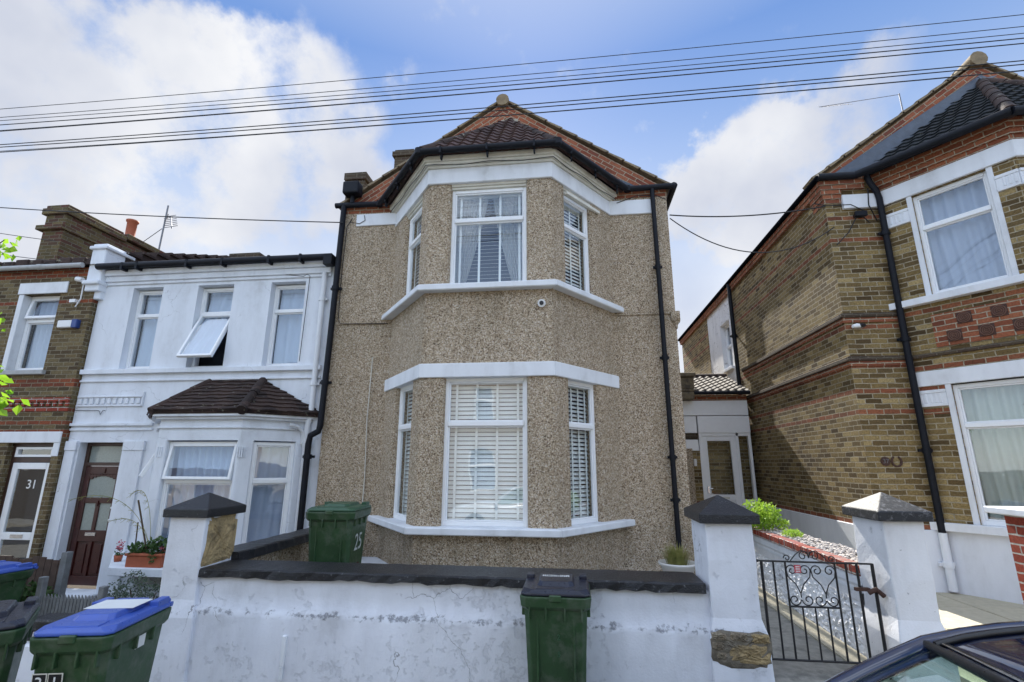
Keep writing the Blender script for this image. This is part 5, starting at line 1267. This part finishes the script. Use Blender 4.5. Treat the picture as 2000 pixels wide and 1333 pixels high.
    mb = MB(); mb.box(-2.075,-2.03,-.26,.26,.38,.49); mb.build('number_plate', M['paper'], t, bevel=.01, local=True)
    mb = MB(); mb.box(-2.062,-2.02,-.42,.42,.53,.66); mb.build('grille', M['trim'], t, bevel=.01, local=True)
    mb = MB()
    for q in (-.45, .1): mb.tube([(-.80,q,.985),(-.68,q+.5,1.03)], .008, 5)
    mb.build('wiper', M['trim'], t, local=True)
    return t
C1 = car('dark blue car cut by the lower right corner of the photo', 1.2, 1.45, zg(1.2)-.134, 'carpaint')
C2 = car('white car parked across the road behind the camera', -1.7, -2.9, zg(-1.7)-.13, 'carwhite')

# ================================================================== CABLES
hts = [(6.60,6.63,.0),(6.455,6.47,.0),(6.42,6.40,.02),(6.385,6.37,.05),(6.33,6.34,.08),(6.25,6.27,.0),(6.03,6.05,.0),(6.005,6.02,.03),(5.955,5.96,.05),(5.905,5.92,.0)]
words = ['topmost','second','third','fourth','fifth','sixth','seventh','eighth','ninth','lowest']
for i, (a, b, dy) in enumerate(hts):
    mb = MB(); pts = []
    for k in range(41):
        x = -22+44*k/40; q = (x+8)/13; z = a+(b-a)*q+.0012*(x+1)**2*(1+.2*sin(i))-.02
        pts.append((x, 5.0+dy, z))
    mb.tube(pts, .0042 if i in (0,1,2,4,8) else .006, 5, caps=False)
    top(mb, 'overhead_cable', M['cable'], (0, 5+dy, a), '%s of the ten overhead wires crossing the sky above the houses, counted from the top' % words[i], 'cable', 'overhead wires above the street')
def wire(pts, sag, r, label, root):
    mb = MB(); a, b = Vector(pts[0]), Vector(pts[1]); P_ = []
    for k in range(25):
        q = k/24; p = a+(b-a)*q; p.z -= sag*4*q*(1-q); P_.append(p)
    mb.tube(P_, r, 5, caps=False); return top(mb, 'service_cable', M['cable'], tuple(a), label, 'cable', None)
wire([(1.70,7.75,5.92),(4.13,7.75,5.93)], .09, .011, 'twisted black wire strung straight between the two houses', None)
wire([(1.70,7.75,5.86),(4.2,7.73,5.55)], .52, .009, 'slack black wire looping low between the two houses', None)
wire([(-13,7.6,7.02),(-3.95,7.65,6.06)], .06, .010, 'service wire running from the chimney side to the left eaves of the pebbledashed house', None)
wire([(-13,8.0,6.75),(-10.3,8.1,6.25)], .02, .007, 'thin wire reaching the chimney from the left edge, upper one', None)
wire([(-13,7.9,6.25),(-10.0,7.9,5.72)], .02, .007, 'thin wire reaching the left roof edge from the left, lower one', None)
t = thing('tv_aerial', 'small aerial poking out beside the right hand gable', 'aerial', (6.6, 9.2, 7.9))
mb = MB(); mb.tube([(4.98,9,8.72),(6.6,9.2,9.02)], .006, 5)
for i in range(9): mb.tube([(5.0+i*.08,8.93+i*.02,8.66+i*.017),(5.0+i*.08,9.07+i*.02,8.78+i*.017)], .004, 4)
mb.build('aerial_boom', M['alu'], t)
mb = MB(); mb.tube([(6.6,9.2,7.8),(6.6,9.2,9.04)], .012, 6); mb.build('mast', M['alu'], t)

# ================================================================== PLANTS
def leaves(mb, pts, size, rnd, up=.3, asp=1.8):
    for c in pts:
        d = Vector((rnd.uniform(-1,1), rnd.uniform(-1,1), rnd.uniform(-1,1)+up)).normalized(); s = d.cross(Vector((rnd.uniform(-1,1),rnd.uniform(-1,1),rnd.uniform(-1,1)))).normalized()
        nn = d.cross(s); L_ = size*rnd.uniform(.65,1.3); w = L_/asp/2; c = Vector(c)
        a = c; b = c+d*L_*.45+s*w+nn*w*.25; e = c+d*L_; f = c+d*L_*.45-s*w+nn*w*.25
        mb.add([a, b, e, f], [(0,1,2),(0,2,3)])
def cloud(c, r, n, rnd, shell=.5):
    out = []
    while len(out) < n:
        p = Vector((rnd.uniform(-1,1), rnd.uniform(-1,1), rnd.uniform(-1,1)))
        if p.length <= 1 and (p.length > shell or rnd.random() < .35): out.append((c[0]+p.x*r[0], c[1]+p.y*r[1], c[2]+p.z*r[2]))
    return out
rnd = random.Random(31)
def shrub(name, label, cat, base, blobs, size, n, mat, stems=5, group=None, asp=1.8):
    t = thing(name, label, cat, base, group=group)
    mb = MB()
    for (c, r, k) in blobs: leaves(mb, cloud(c, r, int(n*k), rnd), size, rnd, .3, asp)
    mb.build('foliage', mat, t, recalc=False)
    mb = MB()
    for i in range(stems):
        c = blobs[i % len(blobs)][0]; mb.tube([(base[0]+rnd.uniform(-.04,.04), base[1]+rnd.uniform(-.04,.04), base[2]), ((base[0]+c[0])/2+rnd.uniform(-.05,.05), (base[1]+c[1])/2, (base[2]+c[2])/2), (c[0]+rnd.uniform(-.1,.1)*r[0], c[1], c[2]+r[2]*.4)], [.012,.009,.005], 5)
    mb.build('stem', M['bark'], t); return t
shrub('bush', 'bright lime green bush on the far end of the path wall', 'bush', (2.62, 7.75, .98), [((2.55,7.6,1.17),(.22,.24,.14),1),((2.68,7.75,1.24),(.18,.2,.14),.6),((2.36,7.62,1.12),(.15,.15,.10),.4),((2.50,7.65,1.33),(.13,.13,.09),.12),((2.80,7.6,1.12),(.12,.16,.08),.2)], .045, 800, M['leaf_lime'])
shrub('succulent_plant', 'low yellowish cushion plant among the pebbles of the path wall', 'plant', (2.70, 6.9, 1.0), [((2.70,6.95,1.06),(.12,.16,.05),1)], .025, 500, M['leaf_lime'], 3)
shrub('garden_shrub', 'grey green leafy shrub under the bay of the white house', 'shrub', (-5.75, 6.6, -.2), [((-5.95,6.6,.18),(.28,.25,.3),1),((-5.55,6.6,.14),(.25,.25,.24),.7),((-6.25,6.7,.02),(.22,.2,.16),.4),((-5.2,6.6,.1),(.25,.2,.2),.5)], .04, 750, M['leaf_grey'], 8)
shrub('garden_shrub', 'dark low greenery behind the blue lidded bin', 'shrub', (-4.9, 5.35, -.2), [((-4.9,5.3,.08),(.4,.18,.16),1),((-4.3,5.3,.1),(.3,.18,.2),.8)], .05, 900, M['leaf_dark'], 6)
shrub('garden_shrub', 'green weeds in front of the brown fence at the far left', 'shrub', (-6.9, 5.6, -.25), [((-7.0,5.6,.25),(.5,.2,.25),1),((-6.4,5.7,.3),(.3,.2,.22),.7)], .07, 700, M['leaf_dark'], 6)
# window box with plants and canes
t = thing('window_box', 'terracotta trough of trailing plants on the bay sill of the white house', 'planter', (-6.12, 7.02, .44))
mb = MB(); mb.prism([(-6.40,6.94),(-5.84,6.94),(-5.84,7.10),(-6.40,7.10)], .445, .60); mb.prism([(-6.42,6.92),(-5.82,6.92),(-5.82,7.11),(-6.42,7.11)], .60, .635); mb.build('trough', M['terra'], t, bevel=.008)
mb = MB(); leaves(mb, cloud((-6.28,7.0,.68),(.15,.09,.08),220,rnd)+cloud((-5.98,7.0,.72),(.2,.09,.12),300,rnd)+cloud((-5.98,6.93,.6),(.05,.04,.1),50,rnd), .055, rnd); mb.build('foliage', M['leaf_dark'], t, recalc=False)
mb = MB(); leaves(mb, cloud((-5.86,7.0,.70),(.06,.05,.05),30,rnd), .03, rnd, .3, 1.1); mb.build('flower', M['petal'], t, recalc=False)
mb = MB(); mb.tube([(-6.12,7.0,.6),(-6.40,6.98,1.36)], .012, 6); mb.tube([(-6.33,7.0,.6),(-6.36,7.0,1.05)], .009, 6); mb.build('cane', M['bark'], t)
mb = MB()
for (ex, ez, h) in ((-7.45,1.20,1.42),(-6.75,1.0,1.1),(-6.5,1.42,1.5)):
    P_ = []
    for k in range(13):
        q = k/12; P_.append((-6.1+(ex+6.1)*q**1.5, 7.0-.05*q, .65+(h-.65)*sin(q*pi*.62)/sin(pi*.5)*1.0 if q < .85 else .65+(h-.65)*sin(q*pi*.62)))
    mb.tube(P_, .004, 4)
    for k in range(5, 13):
        for j in range(4):
            p = P_[k]; mb.tube([p, (p[0]-rnd.uniform(.02,.08), p[1]+rnd.uniform(-.03,.03), p[2]-rnd.uniform(-.02,.06))], .0022, 3)
mb.build('grass_plume', M['straw'], t)
t = thing('flower_pot', 'small pink flowers standing beside the brown door', 'plant', (-6.86, 7.30, .45))
mb = MB(); mb.lathe([(0,0),(.045,0),(.06,.09),(.05,.09),(0,.08)], (-6.86,7.30,.45), 14); mb.build('pot', M['terra'], t)
mb = MB(); leaves(mb, cloud((-6.86,7.30,.66),(.05,.05,.09),60,rnd), .03, rnd, .3, 1.1); mb.build('flower', M['petal'], t, recalc=False)
mb = MB(); leaves(mb, cloud((-6.86,7.30,.57),(.06,.06,.07),60,rnd), .04, rnd); mb.build('foliage', M['leaf_dark'], t, recalc=False)
# potted grass
t = thing('potted_grass', 'white bowl of straw coloured grass at the foot of the black downpipe', 'potted plant', (1.27, 6.9, .34))
mb = MB(); mb.lathe([(0,0),(.17,0),(.15,.1),(0,.1)], (1.27,6.9,.34), 16); mb.build('stand', M['terra'], t)
mb = MB(); mb.lathe([(.0,.0),(.15,.0),(.20,.22),(.235,.25),(.235,.27),(.21,.27),(.19,.22),(0,.22)], (1.27,6.9,.44), 24); mb.build('bowl', M['potwhite'], t)
mb = MB()
for i in range(420):
    a = rnd.uniform(0, 2*pi); r0 = rnd.uniform(0,.13); L_ = rnd.uniform(.14,.34); b = rnd.uniform(.1,.9); x, y = 1.27+r0*cos(a), 6.9+r0*sin(a); z = .66
    e = (x+cos(a)*L_*b*.8, y+sin(a)*L_*b*.8, z+L_*(1-.55*b)); m_ = (x+cos(a)*L_*b*.3, y+sin(a)*L_*b*.3, z+L_*.62*(1-.15*b)); w = .004
    s = (-sin(a)*w, cos(a)*w)
    mb.add([(x-s[0],y-s[1],z),(x+s[0],y+s[1],z),(m_[0]+s[0],m_[1]+s[1],m_[2]),(m_[0]-s[0],m_[1]-s[1],m_[2]),e], [(0,1,2,3),(3,2,4)])
mb.build('grass_blades', M['straw'], t, recalc=False)
# street tree at the left edge
t = thing('street_tree', 'young street tree with bright green leaves at the left edge', 'tree', (-5.45, 3.5, zg(-5.4)))
mb = MB(); mb.tube([(-5.45,3.5,-.3),(-5.48,3.5,1.2),(-5.42,3.52,2.4),(-5.50,3.5,3.6),(-5.45,3.5,4.3)], [.06,.05,.04,.025,.01], 8)
tips = []
for (bx, bz, ex, ez) in ((-5.45,2.2,-4.64,2.42),(-5.45,2.3,-4.68,2.62),(-5.48,2.7,-4.64,2.98),(-5.48,2.7,-4.72,3.16),(-5.48,3.0,-4.95,3.35),(-5.46,3.2,-5.2,3.9),(-5.45,2.3,-6.0,2.9),(-5.5,2.6,-6.1,3.4),(-5.5,3.1,-5.9,3.9),(-5.45,2.0,-4.95,2.1),(-5.46,2.5,-5.3,2.8)):
    P_ = [(bx+(ex-bx)*q, 3.5+.18*sin(q*2+ez*3), bz+(ez-bz)*q+.05*sin(q*3)) for q in (0,.25,.5,.75,1)]; mb.tube(P_, [.02,.015,.011,.008,.004], 5); tips.append(P_)
mb.build('trunk', M['bark'], t)
mb = MB()
for P_ in tips:
    for q in range(90):
        k = rnd.uniform(.25,1.0)*4; i = min(3, int(k)); f_ = k-i; a, b = Vector(P_[i]), Vector(P_[i+1]); p = a+(b-a)*f_+Vector((rnd.uniform(-.09,.09),rnd.uniform(-.12,.12),rnd.uniform(-.10,.07)))
        leaves(mb, [p], .078, rnd, -.4, 1.35)
mb.build('crown', M['leaf'], t, recalc=False)
# fences
t = thing('lattice_fence', 'low grey timber trellis edging with a zigzag top before the brown front door', 'fence', (-5.3, 5.6, -.2))
mb = MB()
for i in range(50):
    x = -6.25+i*.044; mb.prism([(x,5.595),(x+.034,5.595),(x+.034,5.607),(x,5.607)], -.2, (lambda xx, yy, x=x: .42 if xx < x+.01 else .37))
mb.box(-6.25,-4.0,5.607,5.625,.28,.315); mb.box(-6.25,-4.0,5.607,5.625,.02,.05); mb.build('slat_panel', M['fence'], t)
for x in (-6.18,-5.38): 
    mb = MB(); mb.box(x-.035,x+.035,5.57,5.64,-.3,.52 if x > -6 else .60); mb.build('post', M['fence'], t, bevel=.006)
t = thing('board_fence', 'dark brown timber fence with scalloped top at the far left', 'fence', (-8, 6.1, -.3))
mb = MB()
for i in range(30):
    x = -9.4+i*.098; mb.box(x, x+.09, 6.1, 6.118, -.3, .70+.02*sin(i*1.3))
mb.box(-9.4,-6.5,6.12,6.15,.45,.52); mb.build('board_panel', M['fence_brown'], t)
mb = MB(); mb.box(-6.52,-6.44,6.08,6.16,-.3,.78); mb.build('post', M['fence'], t)
t = thing('low_front_wall', 'short white wall with curved black coping behind the blue lidded bin', 'wall', (-4.6, 4.8, 0))
mb = MB(); mb.box(-5.32,-3.84,4.72,4.92,-.3,.33); mb.box(-5.36,-3.84,4.68,4.74,-.3,.22); mb.build('wall_body', M['white_wall'], t, bevel=.02)
mb = MB(); coping(mb, -5.22, -3.84, 4.70, 4.95, .33, .43, .008); mb.prism([(-5.30,4.70),(-5.20,4.70),(-5.20,4.95),(-5.30,4.95)], .24, .42); mb.build('coping', M['blackpaint'], t, bevel=.01)
t = thing('low_front_wall', 'white front wall running out of the photo behind the left hand bins', 'wall', (-7.5, 4.8, 0))
mb = MB(); mb.box(-10.5,-6.3,4.72,4.92,-.4,.20); mb.build('wall_body', M['white_wall'], t, bevel=.02)
mb = MB(); coping(mb, -10.5, -6.28, 4.70, 4.95, .20, .28, .008); mb.build('coping', M['blackpaint'], t)

# ================================================================== ACROSS THE STREET (behind the camera, seen in the glass)
OH = thing('terraced_house', 'pink rendered terraced house across the street, behind the camera', 'house', (0, -7.6, 0), group='houses across the street behind the camera')
OF = frame((2.6,-7.6),(-2.6,-7.6))
mb = MB(); wall_holes(mb, OF, 0, 5.2, -.5, 6.0, [(.6,1.7,1.0,2.6),(3.6,4.5,.1,2.4),(.7,1.6,3.7,5.2),(3.5,4.4,3.7,5.2)], .25); mb.box(-2.6,2.6,-15.0,-14.8,-.5,6); mb.box(-2.6,-2.4,-14.8,-7.9,-.5,6); mb.box(2.4,2.6,-14.8,-7.9,-.5,6); mb.build('wall', M['pinkwall'], OH)
for (a, b, c, d) in ((.6,1.7,1.0,2.6),(.7,1.6,3.7,5.2),(3.5,4.4,3.7,5.2)): window(OH, OF, a, b, c, d, (c+d)/2+.2, w=-.1, dress=d_curtain('cloth'))
mb = MB(); mb.fbox(OF, 3.62, 4.48, -.12, -.06, .1, 2.38); mb.build('door', M['door_brown'], OH, bevel=.01)
mb = MB(); mb.add([(-2.6,-7.3,5.95),(2.6,-7.3,5.95),(2.6,-11.3,8.2),(-2.6,-11.3,8.2),(-2.6,-15.2,5.95),(2.6,-15.2,5.95)], [(0,1,2,3),(3,2,5,4),(0,3,4),(1,5,2)]); mb.build('roof', M['tile_dark'], OH)
for k in (-4,-3,-2,-1,1,2,3):
    c = copy_tree(OH); c.location = (k*5.2, -7.6, zg(k*5.2)-.05)
OT = thing('street_tree', 'leafy tree across the street, behind the camera', 'tree', (-7.5, -5.2, 0), group='trees across the street behind the camera')
mb = MB(); mb.tube([(-7.5,-5.2,-.2),(-7.5,-5.2,1.8),(-7.45,-5.1,3.2)], [.14,.11,.06], 8)
for (x, y, z) in ((-8.2,-5.3,3.6),(-6.8,-5.0,3.7),(-7.5,-5.6,4.3),(-7.3,-4.6,3.9)): mb.tube([(-7.5,-5.2,1.8),(x,y,z)], [.06,.02], 6)
mb.build('trunk', M['bark'], OT)
mb = MB()
for (x, y, z, r) in ((-8.2,-5.3,3.7,.8),(-6.8,-5.0,3.8,.8),(-7.5,-5.6,4.5,.9),(-7.3,-4.7,3.4,.8),(-8.0,-4.9,2.9,.6),(-6.9,-5.3,2.8,.6)): leaves(mb, cloud((x,y,z),(r,r,r*.8),420,rnd), .16, rnd)
mb.build('crown', M['leaf'], OT, recalc=False)
for (x, y) in ((-10.6,-5.2),(.9,-5.1),(9.5,-5.2)):
    c = copy_tree(OT); c.location = (x, y, 0); c.rotation_euler.z = x

# ================================================================== SKY, SUN, CAMERA
sd_ = Vector((-.085, 1, .845)).normalized()
world = bpy.data.worlds.new('World'); scene.world = world; world.use_nodes = True
wt = world.node_tree; bg = wt.nodes['Background']; bg.inputs[1].default_value = .10
def wn(typ, **kw):
    nd = wt.nodes.new(typ)
    for k, v in kw.items():
        if k.startswith('i_'):
            key = k[2:]; key = int(key) if key.isdigit() else key.replace('_',' '); s = nd.inputs[key]
            if hasattr(v, 'node'): wt.links.new(v, s)
            else: s.default_value = v
        else: setattr(nd, k, v)
    return nd
wm = lambda op, a, b=None, c=None, clamp=False: (lambda nd: nd.outputs[0])(wn('ShaderNodeMath', operation=op, use_clamp=clamp, i_0=a, **({'i_1': b} if b is not None else {}), **({'i_2': c} if c is not None else {})))
sky = wn('ShaderNodeTexSky'); sky.sky_type = 'NISHITA'; sky.sun_disc = False
sky.sun_elevation = math.asin(sd_.z); sky.sun_rotation = atan2(sd_.x, sd_.y); sky.altitude = 50; sky.air_density = 1.0; sky.dust_density = .3; sky.ozone_density = 2.2
tc = wn('ShaderNodeTexCoord').outputs['Generated']
CL = [(-0.696,0.458,0.553,0.089,1.00),(-0.658,0.517,0.547,0.090,1.00),(-0.729,0.506,0.461,0.082,1.00),(-0.584,0.550,0.597,0.069,1.00),(-0.525,0.591,0.612,0.079,1.00),(-0.456,0.619,0.640,0.080,1.00),(-0.439,0.668,0.601,0.087,1.00),(-0.539,0.635,0.554,0.085,1.00),(-0.617,0.609,0.499,0.052,1.00),(-0.355,0.700,0.620,0.068,0.60),(-0.269,0.712,0.648,0.045,0.45),(-0.193,0.700,0.688,0.026,0.40),(-0.651,0.636,0.414,0.106,1.00),(-0.577,0.666,0.473,0.089,1.00),(-0.486,0.722,0.493,0.115,1.00),(-0.391,0.754,0.527,0.095,0.80),(-0.363,0.804,0.471,0.082,1.00),(-0.722,0.599,0.346,0.099,1.00),(-0.764,0.549,0.338,0.065,1.00),(-0.543,0.740,0.397,0.135,1.00),(-0.379,0.718,0.584,0.057,0.80),(0.449,0.678,0.582,0.060,0.55),(0.478,0.662,0.577,0.044,0.45),(0.441,0.741,0.506,0.086,1.00),(0.378,0.743,0.551,0.057,0.80),(0.296,0.794,0.531,0.070,0.60),(0.284,0.823,0.491,0.089,1.00),(0.389,0.799,0.459,0.115,0.80),(0.351,0.847,0.400,0.160,1.00),(0.228,0.865,0.447,0.111,1.00)]
nz = wn('ShaderNodeTexNoise', i_Vector=tc, i_Scale=9.0, i_Detail=10.0, i_Roughness=.6)
nz2 = wn('ShaderNodeTexNoise', i_Vector=tc, i_Scale=3.0, i_Detail=5.0, i_Roughness=.5)
wp = wn('ShaderNodeVectorMath', operation='MULTIPLY_ADD', i_0=nz.outputs['Color'], i_1=(.14,.14,.14), i_2=tc)
wp = wn('ShaderNodeVectorMath', operation='SUBTRACT', i_0=wp.outputs[0], i_1=(.07,.07,.07)).outputs[0]
tot = None
for (x, y, z, r, k) in CL:
    d = wn('ShaderNodeVectorMath', operation='DISTANCE', i_0=wp, i_1=(x,y,z)).outputs['Value']
    q = wm('MULTIPLY', wm('MULTIPLY_ADD', d, -1/(r*1.3), 1.0, True), k*(1.15 if x < 0 else .95))
    tot = q if tot is None else wm('ADD', tot, q)
tot = wm('MINIMUM', tot, .92)
dens = wm('ADD', tot, wm('MULTIPLY_ADD', nz.outputs['Fac'], 2.6, -1.32))
mr = wn('ShaderNodeMapRange', interpolation_type='SMOOTHSTEP', i_0=dens, i_1=.15, i_2=1.05, i_3=0.0, i_4=1.0).outputs[0]
sz = wn('ShaderNodeSeparateXYZ', i_0=tc).outputs[2]
hz = wn('ShaderNodeMapRange', interpolation_type='SMOOTHSTEP', i_0=sz, i_1=.62, i_2=.16, i_3=0.0, i_4=.92).outputs[0]
north = wn('ShaderNodeMapRange', interpolation_type='SMOOTHSTEP', i_0=wn('ShaderNodeSeparateXYZ', i_0=tc).outputs[1], i_1=-.2, i_2=.3, i_3=.25, i_4=1.0).outputs[0]
hz = wm('MULTIPLY', hz, north)
bcl = wn('ShaderNodeMapRange', interpolation_type='SMOOTHSTEP', i_0=nz2.outputs['Fac'], i_1=.42, i_2=.6, i_3=0.0, i_4=.85).outputs[0]   # scattered cloud in the rest of the sky
back = wn('ShaderNodeMapRange', i_0=wn('ShaderNodeSeparateXYZ', i_0=tc).outputs[1], i_1=.3, i_2=0.0, i_3=0.0, i_4=1.0).outputs[0]
bcl = wm('MULTIPLY', wm('MULTIPLY', bcl, back), wn('ShaderNodeMapRange', interpolation_type='SMOOTHSTEP', i_0=sz, i_1=.30, i_2=.55, i_3=.25, i_4=1.0).outputs[0])
a_ = wm('MAXIMUM', wm('MAXIMUM', mr, bcl), hz)
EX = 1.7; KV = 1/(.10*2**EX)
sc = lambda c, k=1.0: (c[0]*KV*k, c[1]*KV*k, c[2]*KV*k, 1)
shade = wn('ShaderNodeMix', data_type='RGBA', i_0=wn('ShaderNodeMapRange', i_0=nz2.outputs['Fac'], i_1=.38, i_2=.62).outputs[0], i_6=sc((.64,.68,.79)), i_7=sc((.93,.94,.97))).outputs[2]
litc = wn('ShaderNodeMix', data_type='RGBA', i_0=back, i_6=shade, i_7=sc((2.1,2.35,2.75))).outputs[2]      # unseen clouds behind the camera, brightened as fill for the shaded fronts
gr = wn('ShaderNodeValToRGB', i_0=sz); cr = gr.color_ramp
for e, (p, c) in zip([cr.elements[0], cr.elements[1], cr.elements.new(.35), cr.elements.new(.5), cr.elements.new(.68)], [(0,(.80,.86,.95)),(1,(.08,.20,.56)),(.35,(.56,.68,.90)),(.5,(.34,.49,.80)),(.68,(.15,.30,.68))]):
    e.position = p; e.color = (*c, 1)
grs = wn('ShaderNodeMix', data_type='RGBA', blend_type='MULTIPLY', i_0=1.0, i_6=gr.outputs[0], i_7=sc((1,1,1))).outputs[2]
grs = wn('ShaderNodeMix', data_type='RGBA', blend_type='MULTIPLY', i_0=back, i_6=grs, i_7=(1.5,1.5,1.5,1)).outputs[2]
tint = wn('ShaderNodeMix', data_type='RGBA', i_0=wn('ShaderNodeMath', operation='MULTIPLY_ADD', i_0=back, i_1=.5, i_2=.1).outputs[0], i_6=grs, i_7=sky.outputs[0]).outputs[2]
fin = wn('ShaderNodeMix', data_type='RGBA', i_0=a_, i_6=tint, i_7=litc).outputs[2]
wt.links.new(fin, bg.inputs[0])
su_ = bpy.data.lights.new('sun', 'SUN'); su_.energy = 3.3; su_.angle = radians(.53); su_.color = (1, .95, .86)
so = bpy.data.objects.new('sun', su_); COL.objects.link(so); so.rotation_euler = sd_.to_track_quat('Z', 'Y').to_euler(); so.location = (0, 20, 20)
cam = bpy.data.cameras.new('camera'); cam.lens = 968.4/2000*36; cam.sensor_width = 36; cam.sensor_fit = 'HORIZONTAL'; cam.clip_start = .05; cam.clip_end = 900
co = bpy.data.objects.new('camera', cam); COL.objects.link(co)
p_, y_, r_ = .2427, .1195, .0033
Fv = Vector((-sin(y_)*cos(p_), cos(y_)*cos(p_), sin(p_))); Rv = Vector((cos(y_), sin(y_), 0)); Uv = Rv.cross(Fv)
R2 = Rv*cos(r_)+Uv*sin(r_); U2 = -Rv*sin(r_)+Uv*cos(r_)
co.matrix_world = Matrix(((R2.x,U2.x,-Fv.x,0),(R2.y,U2.y,-Fv.y,0),(R2.z,U2.z,-Fv.z,1.9),(0,0,0,1)))
scene.camera = co
scene.view_settings.view_transform = 'Standard'; scene.view_settings.look = 'None'; scene.view_settings.gamma = 1
scene.view_settings.exposure = EX
scene.cycles.max_bounces = 8; scene.cycles.transparent_max_bounces = 24; scene.cycles.use_denoising = True
